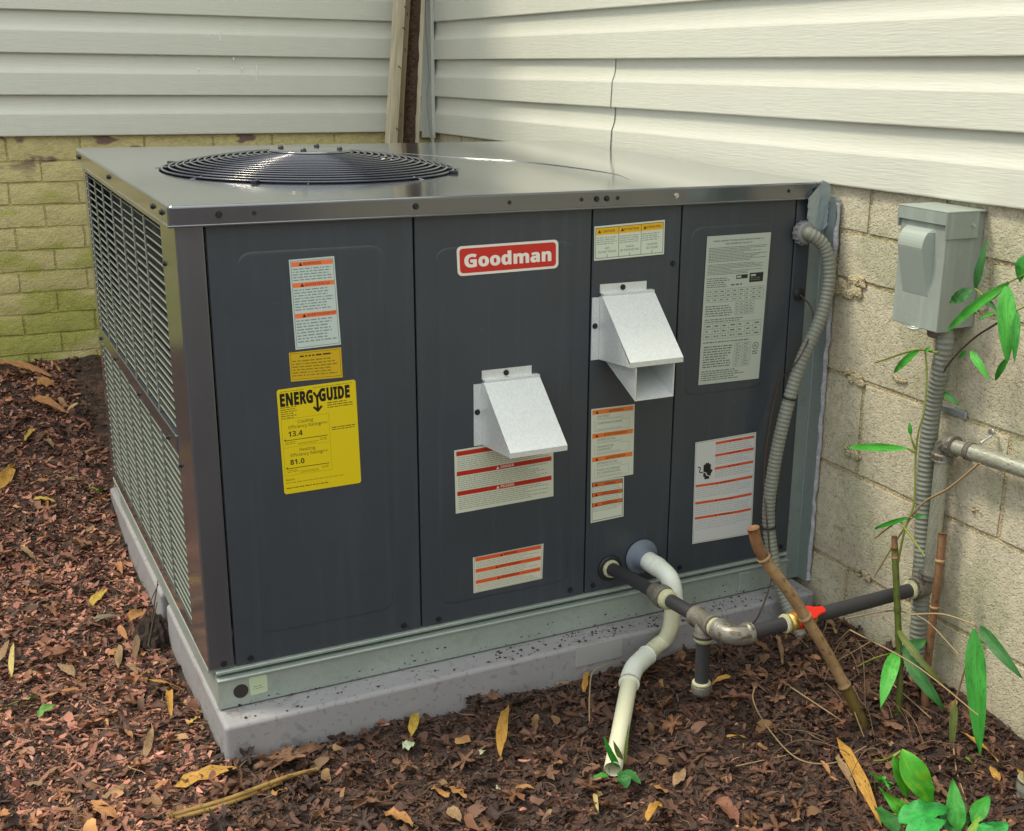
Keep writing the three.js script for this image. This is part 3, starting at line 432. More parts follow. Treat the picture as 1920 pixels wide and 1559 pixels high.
{ // galvanised base rail
  const r = part('base_rail', merge([bx(0.010, W - 0.004, 0.0815, 0.1405, -0.012, 0.0115, 0.003), bx(0.010, W - 0.004, 0.1375, 0.1435, -0.012, 0.016, 0.0026), bx(0.010, W - 0.004, 0.1495, 0.1562, -0.02, 0.0075, 0.002)]), galvRail, unit);
  part('base_rail', merge([bx(0.012, 0.020, 0.0815, 0.1565, -D + 0.01, -0.013), bx(-0.001, 0.016, 0.146, 0.1562, -D + 0.01, -0.013, 0.002)]), galvRail, unit);
  const c = new THREE.CylinderGeometry(0.0135, 0.0135, 0.0012, 28); c.rotateX(Math.PI / 2); c.translate(0.0505, 0.112, 0.0119); part('knockout_hole', c, M([0.03, 0.024, 0.022], { roughness: 0.9 }), r);
  part('fork_bracket', bx(1.155, 1.185, 0.09, 0.135, 0.0116, 0.0155, 0.002), galvRail, r);
  // flecks of earth splashed on the rail
  const R = rng(31), L = []; for (let i = 0; i < 110; i++) { const g = new THREE.TetrahedronGeometry(0.0008 + 0.0018 * R() ** 2, 0); g.scale(1 + 1.5 * R(), 1, 0.5); g.translate(0.02 + 1.25 * R(), 0.083 + 0.02 * R() * R() + (R() < 0.25 ? 0.03 * R() : 0), 0.0118); L.push(g); }
  part('soil_crumbs', merge(L), dirtM, r).userData.kind = 'stuff';
}
// flue and air-intake hoods
function hood(x0, x1, yb, yt, zt, lip, parent, label) {
  const pos = [], w = 0.0016, h = part('hood', (() => {
    // sloping top sheet with a front lip
    const dirn = V(0, yb + lip - yt, zt - 0.012).normalize(), L = [];
    const sheet = (a, b, c, d, n) => { const N = n.map(k => k * w); const p = [a, b, c, d, a.map((k, i) => k - N[i]), b.map((k, i) => k - N[i]), c.map((k, i) => k - N[i]), d.map((k, i) => k - N[i])].flat(); return muv(fromArr(p, [0, 1, 2, 0, 2, 3, 4, 6, 5, 4, 7, 6, 0, 4, 5, 0, 5, 1, 1, 5, 6, 1, 6, 2, 2, 6, 7, 2, 7, 3, 3, 7, 4, 3, 4, 0]).toNonIndexed()); };
    const nn = [0, -dirn.z, dirn.y].map(k => -k);
    L.push(sheet([x0 - 0.001, yt, 0.012], [x0 - 0.001, yb + lip, zt], [x1 + 0.001, yb + lip, zt], [x1 + 0.001, yt, 0.012], nn));
    L.push(sheet([x0 - 0.001, yb + lip, zt], [x0 - 0.001, yb, zt], [x1 + 0.001, yb, zt], [x1 + 0.001, yb + lip, zt], [0, 0, 1]));
    // cheeks
    for (const [x, s] of [[x0, 1], [x1, -1]]) L.push(sheet([x, yt - 0.002, 0.0], [x, yb - 0.012, 0.0], [x, yb, zt - 0.002], [x, yt - 0.002, 0.012], [-s, 0, 0]));
    L.forEach(q => q.computeVertexNormals());
    return merge(L);
  })(), galvHood, parent, label);
  part('top_flange', merge([bx(x0, x1 - 0.012, yt + 0.004, yt + 0.021, 0.0002, 0.0022), bx(x0 + 0.002, x1 + 0.001, yt - 0.001, yt + 0.0045, 0.0002, 0.013, 0.001)]), galvHood, h);
  part('side_flange', bx(x0 - 0.017, x0 - 0.0005, yb - 0.012, yt - 0.004, 0.0002, 0.0022), galvHood, h);
  part('screw', hex((x0 + x1) / 2 - 0.008, yt + 0.0125, 0.0022, 0.0042), blackM, h);
  part('screw', hex(x0 - 0.010, (yb + yt) / 2 - 0.002, 0.0022, 0.0042), blackM, h);
  return h;
}
hood(0.536, 0.652, 0.528, 0.642, 0.131, 0.010, unit, 'lower galvanised hood above the red-striped label');
const h2d = hood(0.787, 0.904, 0.672, 0.789, 0.127, 0.010, unit, 'upper galvanised hood with a square duct below it');
{ const L = [bx(0.801, 0.803, 0.604, 0.671, 0.0, 0.124), bx(0.886, 0.888, 0.604, 0.671, 0.0, 0.124), bx(0.8032, 0.8858, 0.604, 0.606, 0.0, 0.124)];
  // the duct floor slopes back to the panel
  const g = merge(L), p = g.attributes.position; for (let i = 0; i < p.count; i++) if (p.getY(i) < 0.61 && p.getZ(i) < 0.05) p.setY(i, p.getY(i) + 0.055); g.computeVertexNormals();
  part('outlet_duct', g, galvHood, h2d); }

// ---------------------------------------------------------------- printed labels on the cabinet
function sticker(name, q, pw, draw, o = {}) {
  const wM = Math.hypot(q[1][0] - q[0][0], q[1][1] - q[0][1]), hM = Math.hypot(q[3][0] - q[0][0], q[3][1] - q[0][1]), ph = Math.round(pw * hM / wM);
  const c = document.createElement('canvas'); c.width = pw; c.height = ph; const x = c.getContext('2d'); draw(x, pw, ph);
  const t = new THREE.CanvasTexture(c); t.colorSpace = THREE.SRGBColorSpace; t.anisotropy = 8;
  const z = o.z ?? 0.0019, P = [], U = [], I = [], n = 4;
  if (o.round) { // rounded outline
    const r = o.round, cx = [[0, 0], [1, 0], [1, 1], [0, 1]], pts = []; const at = (u, v) => { const a = [lerp(q[0][0], q[1][0], u), lerp(q[0][1], q[1][1], u)], b = [lerp(q[3][0], q[2][0], u), lerp(q[3][1], q[2][1], u)]; return [lerp(a[0], b[0], v), lerp(a[1], b[1], v)]; };
    const ru = r / wM, rv = r / hM; [[1 - ru, rv, -90], [1 - ru, 1 - rv, 0], [ru, 1 - rv, 90], [ru, rv, 180]].forEach(([u, v, a0]) => { for (let k = 0; k <= 5; k++) { const a = (a0 + k * 18) * Math.PI / 180; pts.push([u + ru * Math.cos(a), v + rv * Math.sin(a)]); } });
    const m = at(0.5, 0.5); P.push(...m, z); U.push(0.5, 0.5); pts.forEach(([u, v]) => { P.push(...at(u, v), z); U.push(u, 1 - v); }); for (let k = 0; k < pts.length; k++) I.push(0, 1 + (k + 1) % pts.length, 1 + k);
  } else { q.forEach((a, k) => { P.push(a[0], a[1], z); U.push([0, 1, 1, 0][k], [1, 1, 0, 0][k]); }); I.push(0, 3, 2, 0, 2, 1); }
  return part(name, fromArr(P, I, U), new THREE.MeshPhysicalMaterial({ map: t, roughness: 0.4, side: THREE.DoubleSide, ...(o.mat || {}) }), o.parent || unit, o.label);
}
const LR = rng(99);
const fill = (x, c, a, b, w, h) => { x.fillStyle = c; x.fillRect(a, b, w, h); };
function fine(x, a, b, w, h, rows, col = '#6d7370', cut = 0.25) { // print too small to read: broken rules
  const lh = h / rows; x.fillStyle = col;
  for (let r = 0; r < rows; r++) { const end = a + w * (1 - cut * LR() ** 2); let p = a; while (p < end) { const l = Math.min(lh * (0.5 + 2 * LR()), end - p); x.fillRect(p, b + r * lh + lh * 0.28, l, lh * 0.42); p += l + lh * 0.4; } }
}
function tri(x, a, b, s, c, m = '!') { x.fillStyle = c; x.beginPath(); x.moveTo(a, b + s * 0.45); x.lineTo(a + s, b + s * 0.45); x.lineTo(a + s / 2, b - s * 0.45); x.closePath(); x.fill(); }
const txt = (x, s, a, b, sz, c = '#222', al = 'left', wt = 'bold', f = 'sans-serif') => { x.fillStyle = c; x.font = `${wt} ${sz}px ${f}`; x.textAlign = al; x.textBaseline = 'middle'; x.fillText(s, a, b); };
function bars(words, cfg) { // heading bars with small print between
  return (x, w, h) => {
    const { paper = '#cdd6cf', bar = '#e0622c', ink = '#3a2016', bh = 0.07, left = 0.04, rows = 5, frame } = cfg, n = words.length, blk = h * 0.94 / n;
    fill(x, paper, 0, 0, w, h); if (frame) { x.strokeStyle = frame; x.lineWidth = Math.max(2, w * 0.006); x.strokeRect(w * 0.02, h * 0.02, w * 0.96, h * 0.96); }
    words.forEach((s, k) => { const y = h * 0.03 + k * blk, b = blk * bh; fill(x, bar, w * left, y, w * (1 - 2 * left), b); const sz = b * 0.8; x.font = `bold ${sz}px sans-serif`; const tw = x.measureText(s).width, a = (w - tw - sz * 1.3) / 2; tri(x, a, y + b / 2, sz, ink); txt(x, s, a + sz * 1.3, y + b / 2, sz, ink); fine(x, w * (left + 0.01), y + b * 1.2, w * (0.96 - 2 * left), blk - b * 1.4, rows, cfg.print || '#7d8783'); });
  };
}
sticker('warning_label', [[0.181, 0.894], [0.260, 0.896], [0.266, 0.739], [0.185, 0.737]], 300, (x, w, h) => {
  fill(x, '#c3d2cd', 0, 0, w, h); x.strokeStyle = '#5d7672'; x.lineWidth = 3; x.strokeRect(w * 0.035, h * 0.02, w * 0.93, h * 0.96);
  [['WARNING', 0.03, 0.22], ['ADVERTENCIA', 0.26, 0.32], ['AVERTISSEMENT', 0.60, 0.34]].forEach(([s, y, k]) => { fill(x, '#ee7a45', w * 0.045, h * y, w * 0.91, h * 0.052); tri(x, w * 0.2, h * (y + 0.026), h * 0.045, '#4a1d10'); txt(x, s, w * 0.30, h * (y + 0.027), h * 0.042, '#8a3a1c'); fine(x, w * 0.06, h * (y + 0.065), w * 0.86, h * (k - 0.07), k > 0.3 ? 8 : 5, '#7f918e'); });
});
sticker('notice_label', [[0.173, 0.733], [0.266, 0.734], [0.267, 0.679], [0.174, 0.681]], 300, (x, w, h) => { fill(x, '#cdab18', 0, 0, w, h); x.strokeStyle = '#6e5c10'; x.lineWidth = 2; x.strokeRect(w * 0.03, h * 0.05, w * 0.94, h * 0.88); fine(x, w * 0.2, h * 0.1, w * 0.62, h * 0.12, 1, '#3d340c', 0); fine(x, w * 0.05, h * 0.26, w * 0.9, h * 0.6, 6, '#8b7717'); });
sticker('energy_label', [[0.148, 0.669], [0.290, 0.673], [0.294, 0.476], [0.152, 0.475]], 512, (x, w, h) => {
  fill(x, '#dcc60e', 0, 0, w, h); const ink = '#16150a';
  fine(x, w * 0.04, h * 0.018, w * 0.3, h * 0.016, 1, '#8d8010', 0); fine(x, w * 0.45, h * 0.018, w * 0.5, h * 0.016, 1, '#8d8010', 0);
  x.save(); x.translate(w * 0.025, h * 0.105); x.font = 'bold 100px sans-serif'; const a = x.measureText('ENERG').width, b = x.measureText('GUIDE').width, k = w * 0.425 / a; x.scale(k, h * 0.112 / 72 ); x.fillStyle = ink; x.textAlign = 'left'; x.textBaseline = 'middle'; x.strokeStyle = ink; x.lineWidth = 7; for (const [s, o] of [['ENERG', 0], ['GUIDE', a + 52]]) { x.fillText(s, o, 0); x.strokeText(s, o, 0); } x.restore();
  x.strokeStyle = ink; x.lineWidth = w * 0.028; x.lineJoin = 'round'; x.beginPath(); x.moveTo(w * 0.455, h * 0.068); x.lineTo(w * 0.497, h * 0.12); x.lineTo(w * 0.54, h * 0.068); x.moveTo(w * 0.497, h * 0.12); x.lineTo(w * 0.497, h * 0.24); x.moveTo(w * 0.445, h * 0.205); x.lineTo(w * 0.497, h * 0.245); x.lineTo(w * 0.55, h * 0.205); x.stroke();
  fine(x, w * 0.03, h * 0.165, w * 0.2, h * 0.12, 6, '#6d630f'); fine(x, w * 0.62, h * 0.175, w * 0.34, h * 0.065, 3, '#6d630f', 0.3);
  x.strokeStyle = '#9b8e12'; x.lineWidth = 2; x.strokeRect(w * 0.03, h * 0.285, w * 0.60, h * 0.27); x.strokeRect(w * 0.03, h * 0.555, w * 0.60, h * 0.27);
  [[0.285, 'Cooling', '(SEER2)', '13.4'], [0.555, 'Heating', '(AFUE)', '81.0']].forEach(([y, s, u, v]) => { txt(x, s, w * 0.33, h * (y + 0.035), w * 0.06, '#4b440a', 'center', 'normal'); txt(x, 'Efficiency Rating', w * 0.11, h * (y + 0.08), w * 0.056, '#4b440a', 'left', 'normal'); txt(x, u, w * 0.50, h * (y + 0.08), w * 0.032, '#4b440a', 'left', 'normal'); txt(x, v, w * 0.10, h * (y + 0.145), w * 0.096, '#22200a'); fill(x, '#3a350a', w * 0.06, h * (y + 0.2), w * 0.54, h * 0.006); tri(x, w * 0.045, h * (y + 0.195), w * 0.03, '#22200a'); fine(x, w * 0.06, h * (y + 0.215), w * 0.14, h * 0.03, 2, '#8d8010'); fine(x, w * 0.5, h * (y + 0.215), w * 0.1, h * 0.03, 2, '#8d8010'); fine(x, w * 0.22, h * (y + 0.235), w * 0.28, h * 0.026, 2, '#8d8010'); });
  fine(x, w * 0.66, h * 0.415, w * 0.3, h * 0.04, 2, '#5d5410', 0.05);
  txt(x, 'Notice', w * 0.03, h * 0.865, w * 0.036, '#6d630f'); fine(x, w * 0.03, h * 0.885, w * 0.75, h * 0.02, 1, '#a3960f', 0); fine(x, w * 0.03, h * 0.935, w * 0.55, h * 0.022, 1, '#6d630f', 0);
}, { round: 0.005, label: 'yellow energy rating label' });
sticker('brand_badge', [[0.487, 0.900], [0.694, 0.9025], [0.695, 0.848], [0.489, 0.8455]], 768, (x, w, h) => {
  fill(x, '#e6e2da', 0, 0, w, h); x.fillStyle = '#c4170f'; x.beginPath(); x.roundRect ? x.roundRect(w * 0.025, h * 0.085, w * 0.95, h * 0.83, h * 0.13) : x.rect(w * 0.025, h * 0.085, w * 0.95, h * 0.83); x.fill();
  const s = h * 0.62; x.font = `bold ${s}px sans-serif`; const tw = x.measureText('Goodman').width; x.save(); x.translate(w / 2, h * 0.52); x.scale(w * 0.875 / tw, 0.94); x.fillStyle = x.strokeStyle = '#ece8e0'; x.lineWidth = s * 0.05; x.lineJoin = 'round'; x.textAlign = 'center'; x.textBaseline = 'middle'; x.strokeText('Goodman', 0, 0); x.fillText('Goodman', 0, 0); x.restore();
}, { round: 0.009, mat: { clearcoat: 0.6, clearcoatRoughness: 0.15 }, label: 'red rounded badge with white lettering' });
sticker('caution_label', [[0.771, 0.923], [0.929, 0.929], [0.930, 0.861], [0.772, 0.857]], 512, (x, w, h) => {
  fill(x, '#cfd8c8', 0, 0, w, h); fill(x, '#e0b018', w * 0.02, h * 0.06, w * 0.96, h * 0.2); x.strokeStyle = '#4c5148'; x.lineWidth = 3; x.strokeRect(w * 0.02, h * 0.06, w * 0.96, h * 0.88);
  [['CAUTION', ['HOT', 'DO NOT TOUCH']], ['ATTENTION', ['CHAUD', 'NE TOUCHEZ PAS']], ['ATENCIÓN', ['CALIENTE', 'NO TOCAR']]].forEach(([s, t], k) => { const a = w * (0.02 + 0.32 * k), m = a + w * 0.16; if (k) fill(x, '#4c5148', a - 1, h * 0.06, 3, h * 0.88); tri(x, a + w * 0.03, h * 0.16, h * 0.11, '#3c2c06'); txt(x, s, m + w * 0.02, h * 0.165, h * 0.095, '#6b4c08', 'center'); fine(x, a + w * 0.015, h * 0.32, w * 0.28, h * 0.24, 4, '#8f9a8d'); txt(x, t[0], m, h * 0.66, h * 0.085, '#45504a', 'center', 'normal'); txt(x, t[1], m, h * 0.77, h * 0.083, '#45504a', 'center', 'normal'); fill(x, '#333', m - 1, h * 0.84, 3, h * 0.06); tri(x, m - 4, h * 0.9, 8, '#333'); });
});
sticker('data_plate', [[1.031, 0.891], [1.190, 0.892], [1.182, 0.579], [1.027, 0.581]], 512, (x, w, h) => {
  fill(x, '#b4bdb2', 0, 0, w, h); const k = '#48524c'; txt(x, 'DAIKIN COMFORT TECHNOLOGIES MANUFACTURING, L.P.', w / 2, h * 0.035, w * 0.029, k, 'center'); txt(x, '19001 KERMIER RD, WALLER TX', w / 2, h * 0.056, w * 0.029, k, 'center');
  fine(x, w * 0.04, h * 0.075, w * 0.92, h * 0.1, 10, '#59635d', 0.5); fine(x, w * 0.04, h * 0.185, w * 0.88, h * 0.075, 8, '#59635d', 0.6);
  fine(x, w * 0.04, h * 0.275, w * 0.36, h * 0.07, 5, '#59635d'); fill(x, '#1c211f', w * 0.5, h * 0.268, w * 0.18, h * 0.026); fill(x, '#1c211f', w * 0.71, h * 0.262, w * 0.22, h * 0.062); fill(x, '#b4bdb2', w * 0.51, h * 0.274, w * 0.07, h * 0.013); fill(x, '#b4bdb2', w * 0.73, h * 0.272, w * 0.08, h * 0.012); fine(x, w * 0.73, h * 0.29, w * 0.18, h * 0.025, 2, '#6a736e'); fine(x, w * 0.42, h * 0.32, w * 0.18, h * 0.022, 1, '#3f5f7a', 0);
  const grid = (a, b, ww, hh, nc, nr) => { x.strokeStyle = '#626c66'; x.lineWidth = 2; for (let i = 0; i <= nc; i++) { x.beginPath(); x.moveTo(a + ww * i / nc, b); x.lineTo(a + ww * i / nc, b + hh); x.stroke(); } for (let j = 0; j <= nr; j++) { x.beginPath(); x.moveTo(a, b + hh * j / nr); x.lineTo(a + ww, b + hh * j / nr); x.stroke(); } for (let i = 0; i < nc; i++) for (let j = 0; j < nr; j++) fine(x, a + ww * (i + 0.2) / nc, b + hh * (j + 0.2) / nr, ww * 0.6 / nc, hh * 0.6 / nr, 1, '#59635d', 0.5); };
  grid(w * 0.04, h * 0.355, w * 0.92, h * 0.085, 9, 3); grid(w * 0.52, h * 0.45, w * 0.3, h * 0.085, 4, 4); fine(x, w * 0.04, h * 0.46, w * 0.44, h * 0.08, 5, '#59635d'); fine(x, w * 0.04, h * 0.55, w * 0.7, h * 0.03, 2, '#59635d'); grid(w * 0.04, h * 0.585, w * 0.92, h * 0.105, 7, 3); fine(x, w * 0.04, h * 0.705, w * 0.75, h * 0.016, 1, '#48524c', 0);
  fine(x, w * 0.05, h * 0.735, w * 0.48, h * 0.155, 9, '#59635d'); grid(w * 0.55, h * 0.73, w * 0.27, h * 0.165, 2, 8); fine(x, w * 0.04, h * 0.905, w * 0.7, h * 0.075, 5, '#59635d');
  x.strokeStyle = '#2f3834'; x.lineWidth = 4; x.beginPath(); x.arc(w * 0.9, h * 0.765, w * 0.045, 0, 7); x.stroke(); txt(x, 'UL', w * 0.9, h * 0.765, w * 0.045, '#2f3834', 'center'); fine(x, w * 0.855, h * 0.795, w * 0.09, h * 0.03, 2, '#2f3834', 0);
}, { z: 0.0022, label: 'tall silver data plate covered in fine print' });
sticker('shock_label', [[1.027, 0.455], [1.185, 0.458], [1.190, 0.218], [1.032, 0.222]], 384, (x, w, h) => {
  fill(x, '#c9cccb', 0, 0, w, h); x.strokeStyle = '#8e9392'; x.lineWidth = 2; x.strokeRect(w * 0.015, h * 0.01, w * 0.97, h * 0.98);
  const bar = (a, y, ww) => { fill(x, '#d0542a', a, y, ww, h * 0.024); tri(x, a + ww * 0.35, y + h * 0.012, h * 0.02, '#401a0c'); fine(x, a + ww * 0.42, y + h * 0.003, ww * 0.25, h * 0.018, 1, '#6b2d14', 0); };
  [0.03, 0.145, 0.27].forEach(y => { bar(w * 0.33, h * y, w * 0.64); fine(x, w * 0.34, h * (y + 0.03), w * 0.6, h * 0.075, 4, '#a4a9a8'); });
  [0.415, 0.585, 0.735].forEach(y => { bar(w * 0.03, h * y, w * 0.94); fine(x, w * 0.04, h * (y + 0.032), w * 0.9, h * 0.105, 5, '#aeb2b1'); });
  x.strokeStyle = x.fillStyle = '#17191a'; x.lineWidth = w * 0.03; x.lineCap = 'round'; [[0.16, 0.235], [0.19, 0.222], [0.22, 0.222], [0.25, 0.235]].forEach(([a, b]) => { x.beginPath(); x.moveTo(w * a, h * 0.3); x.lineTo(w * a, h * b); x.stroke(); }); x.beginPath(); x.moveTo(w * 0.25, h * 0.325); x.lineTo(w * 0.28, h * 0.29); x.stroke(); x.fillRect(w * 0.145, h * 0.285, w * 0.12, h * 0.06); x.fillRect(w * 0.165, h * 0.34, w * 0.08, h * 0.03);
  x.lineWidth = w * 0.015; x.beginPath(); x.moveTo(w * 0.06, h * 0.245); x.bezierCurveTo(w * 0.15, h * 0.25, w * 0.02, h * 0.30, w * 0.13, h * 0.30); x.stroke();
  x.strokeStyle = '#c9cccb'; x.lineWidth = w * 0.012; x.beginPath(); x.moveTo(w * 0.15, h * 0.30); x.lineTo(w * 0.2, h * 0.315); x.lineTo(w * 0.19, h * 0.33); x.lineTo(w * 0.25, h * 0.345); x.stroke();
}, { label: 'white shock hazard label with black hand symbol' });
sticker('connection_label', [[0.773, 0.559], [0.874, 0.558], [0.876, 0.406], [0.776, 0.405]], 320, (x, w, h) => {
  fill(x, '#ccd3c2', 0, 0, w, h);
  [['WARNING', 'GAS INLET', ['CONDENSATE DRAIN']], ['AVERTISSEMENT', 'ENTRÉE DE GAZ', ['DRAINAGE DE', 'CONDENSAT']], ['ADVERTENCIA', 'ENTRADA DE GAS', ['PUNTO DE DRENAJE', 'DE CONDENSACIÓN']]].forEach(([s, a, b], k) => { const y = h * (0.02 + k * 0.325); fill(x, '#e27a33', w * 0.03, y, w * 0.94, h * 0.062); tri(x, w * 0.1, y + h * 0.031, h * 0.048, '#3f1d0c'); txt(x, s, w * 0.57, y + h * 0.033, h * 0.046, '#7a3a16', 'center'); txt(x, a, w * 0.14, y + h * 0.095, h * 0.04, '#5c6a60', 'left', 'normal'); fine(x, w * 0.14, y + h * 0.118, w * 0.6, h * 0.03, 2, '#98a394'); x.strokeStyle = '#96a092'; x.lineWidth = 2; x.strokeRect(w * 0.09, y + h * 0.165, w * 0.8, h * 0.13); fill(x, '#ccd3c2', w * 0.12, y + h * 0.15, w * 0.55, h * 0.11); b.forEach((q, i) => txt(x, q, w * 0.14, y + h * (0.19 + 0.042 * i), h * 0.04, '#5c6a60', 'left', 'normal')); fine(x, w * 0.14, y + h * 0.262, w * 0.6, h * 0.028, 2, '#98a394'); });
});
sticker('small_warning_label', [[0.776, 0.4055], [0.854, 0.4045], [0.856, 0.316], [0.778, 0.314]], 256, (x, w, h) => {
  fill(x, '#ccd3c2', 0, 0, w, h); x.strokeStyle = '#2d322d'; x.lineWidth = 3; x.strokeRect(w * 0.04, h * 0.04, w * 0.92, h * 0.92);
  ['WARNING', 'AVERTISSEMENT', 'ADVERTENCIA'].forEach((s, k) => { const y = h * (0.06 + k * 0.24); fill(x, '#dc6226', w * 0.05, y, w * 0.9, h * 0.085); x.strokeRect(w * 0.05, y, w * 0.9, h * 0.085); tri(x, w * 0.13, y + h * 0.042, h * 0.065, '#2b130a'); txt(x, s, w * 0.58, y + h * 0.045, h * 0.058, '#5c2a12', 'center'); fine(x, w * 0.07, y + h * 0.1, w * 0.85, h * 0.12, 3, '#9aa596'); });
});
sticker('danger_label', [[0.478, 0.513], [0.689, 0.517], [0.691, 0.387], [0.480, 0.384]], 512, bars(['DANGER', 'DANGER', 'PELIGRO'], { bar: '#b32617', ink: '#e6d8cc', bh: 0.22, left: 0.02, rows: 7, paper: '#ccd2bf', print: '#9aa08d' }), { label: 'cream label with three red bars' });
sticker('lower_warning_label', [[0.515, 0.286], [0.670, 0.288], [0.668, 0.211], [0.516, 0.209]], 384, bars(['WARNING', 'AVERTISSEMENT', 'ADVERTENCIA'], { bar: '#da5a2c', ink: '#5e2410', bh: 0.32, left: 0.035, rows: 4, paper: '#cfd0be', print: '#a0a392', frame: '#8f9384' }));
sticker('inspection_sticker', [[0.066, 0.136], [0.099, 0.1355], [0.099, 0.0995], [0.067, 0.0985]], 128, (x, w, h) => { fill(x, '#b3c2a4', 0, 0, w, h); fine(x, w * 0.2, h * 0.5, w * 0.6, h * 0.25, 2, '#84927a'); }, { z: 0.0122, round: 0.003 });

// ---------------------------------------------------------------- flashing between cabinet and wall
{
  const t = thing('metal_flashing', 'bent grey metal flashing closing the gap between cabinet and block wall', 'flashing');
  part('front_leg', bx(1.2965, 1.3335, 0.082, 0.968, -0.010, -0.0075), galvFlash, t);
  part('fold', rod([1.333, 0.084, -0.007], [1.333, 0.967, -0.007], 0.0026, 8), galvFlash, t);
  part('wall_leg', bx(1.333, 1.3355, 0.085, 0.962, -0.007, 0.030), galvFlash, t);
  const P = []; for (let i = 0; i <= 40; i++) { const y = lerp(0.09, 0.955, i / 40); P.push([1.3372 + 0.002 * h2(i, 3), y, 0.0315 + 0.0035 * (h2(i, 4) - 0.5)]); }
  part('sealant_bead', sweep(P, u => 0.0032 + 0.0034 * vn(u * 38, 2, 0, 0, 5), 150, 9), sealM, t);
  part('screw', hex(1.3, 0.235, -0.0075, 0.004), steelM, t);
  part('duct_cover', bx(1.297, 1.336, 0.09, 0.955, -1.15, -0.012), galvFlash, t);
}
{ // crumpled foil tape over the lid corner
  const pos = [], idx = [], uv = [], A = [[1.268, 0.962, 0.0135], [1.290, 0.985, 0.0145], [1.304, 0.9955, 0.010], [1.326, 0.985, 0.008], [1.331, 0.950, 0.003]], B = [[1.276, 0.918, 0.003], [1.300, 0.890, 0.001], [1.318, 0.880, -0.003], [1.326, 0.892, -0.003], [1.3325, 0.900, 0.001]];
  const n = 5, m = 12, R = rng(8);
  const LA = prm(A), LB = prm(B); for (let j = 0; j <= m; j++) for (let i = 0; i <= 14; i++) { const a = LA.getPoint(i / 14), b = LB.getPoint(i / 14), p = a.lerp(b, j / m); const e = 0.001 + 0.0028 * R() * (i > 0 && i < 14 ? 1 : 0.3); pos.push(p.x + (R() - 0.5) * 0.003, p.y + (R() - 0.5) * 0.004, p.z + e + 0.004); uv.push(p.x, p.y); }
  for (let j = 0; j < m; j++) for (let i = 0; i < 14; i++) { const a = j * 15 + i, b = a + 15; idx.push(a, b, a + 1, b, b + 1, a + 1); }
  single('foil_tape', fromArr(pos, idx, uv), tapeM, 'crumpled blue-grey tape stuck over the lid corner against the siding', 'tape');
}
// ---------------------------------------------------------------- plastic condensate drain
{
  const t = thing('drain_pipe', 'cream plastic condensate drain pipe bending down from the cabinet to the mulch', 'pipe'), x = 0.905, y = 0.217;
  part('rubber_collar', turned([[0.0165, 0.030], [0.021, 0.030], [0.023, 0.012], [0.034, 0.007], [0.0385, 0.0035], [0.0385, 0.0003], [0, 0.0003]], [x - 0.002, y, 0.001], [0, 0, 1], 32), rubberM, t);
  part('socket', turned([[0.0150, 0], [0.0205, 0], [0.0205, 0.030], [0.0150, 0.031]], [x - 0.001, y, 0.030], [0.02, 0, 1], 28), pvcFit, t);
  const el = sweep([[x, y, 0.055], [x + 0.001, y - 0.001, 0.082], [x + 0.003, y - 0.010, 0.108], [x + 0.005, y - 0.032, 0.120], [x + 0.005, y - 0.062, 0.121]], u => 0.0195 + (u < 0.16 || u > 0.84 ? 0.0014 : 0), 30, 22); part('elbow', el, pvcFit, t);
  part('pipe', sweep([[x + 0.005, y - 0.05, 0.121], [x + 0.006, 0.13, 0.119], [x + 0.006, 0.095, 0.114], [x + 0.001, 0.066, 0.103], [0.885, 0.058, 0.106], [0.862, 0.056, 0.119], [0.835, 0.055, 0.136]], 0.0168, 40, 20), pvcM, t);
  part('coupling', sweep([[0.848, 0.056, 0.129], [0.825, 0.055, 0.143], [0.800, 0.054, 0.160], [0.780, 0.051, 0.180], [0.762, 0.048, 0.203]], u => 0.0202 + (u > 0.94 || u < 0.05 ? 0.001 : 0), 26, 22), pvcFit, t);
  const a = V(0.768, 0.049, 0.195), b = V(0.607, 0.020, 0.414), d = b.clone().sub(a), len = d.length();
  part('pipe', turned([[0.0130, 0], [0.0167, 0], [0.0167, len], [0.0138, len], [0.0138, len - 0.05], [0.001, len - 0.05]], [a.x, a.y, a.z], [d.x, d.y, d.z], 28), pvcEnd, t);
}
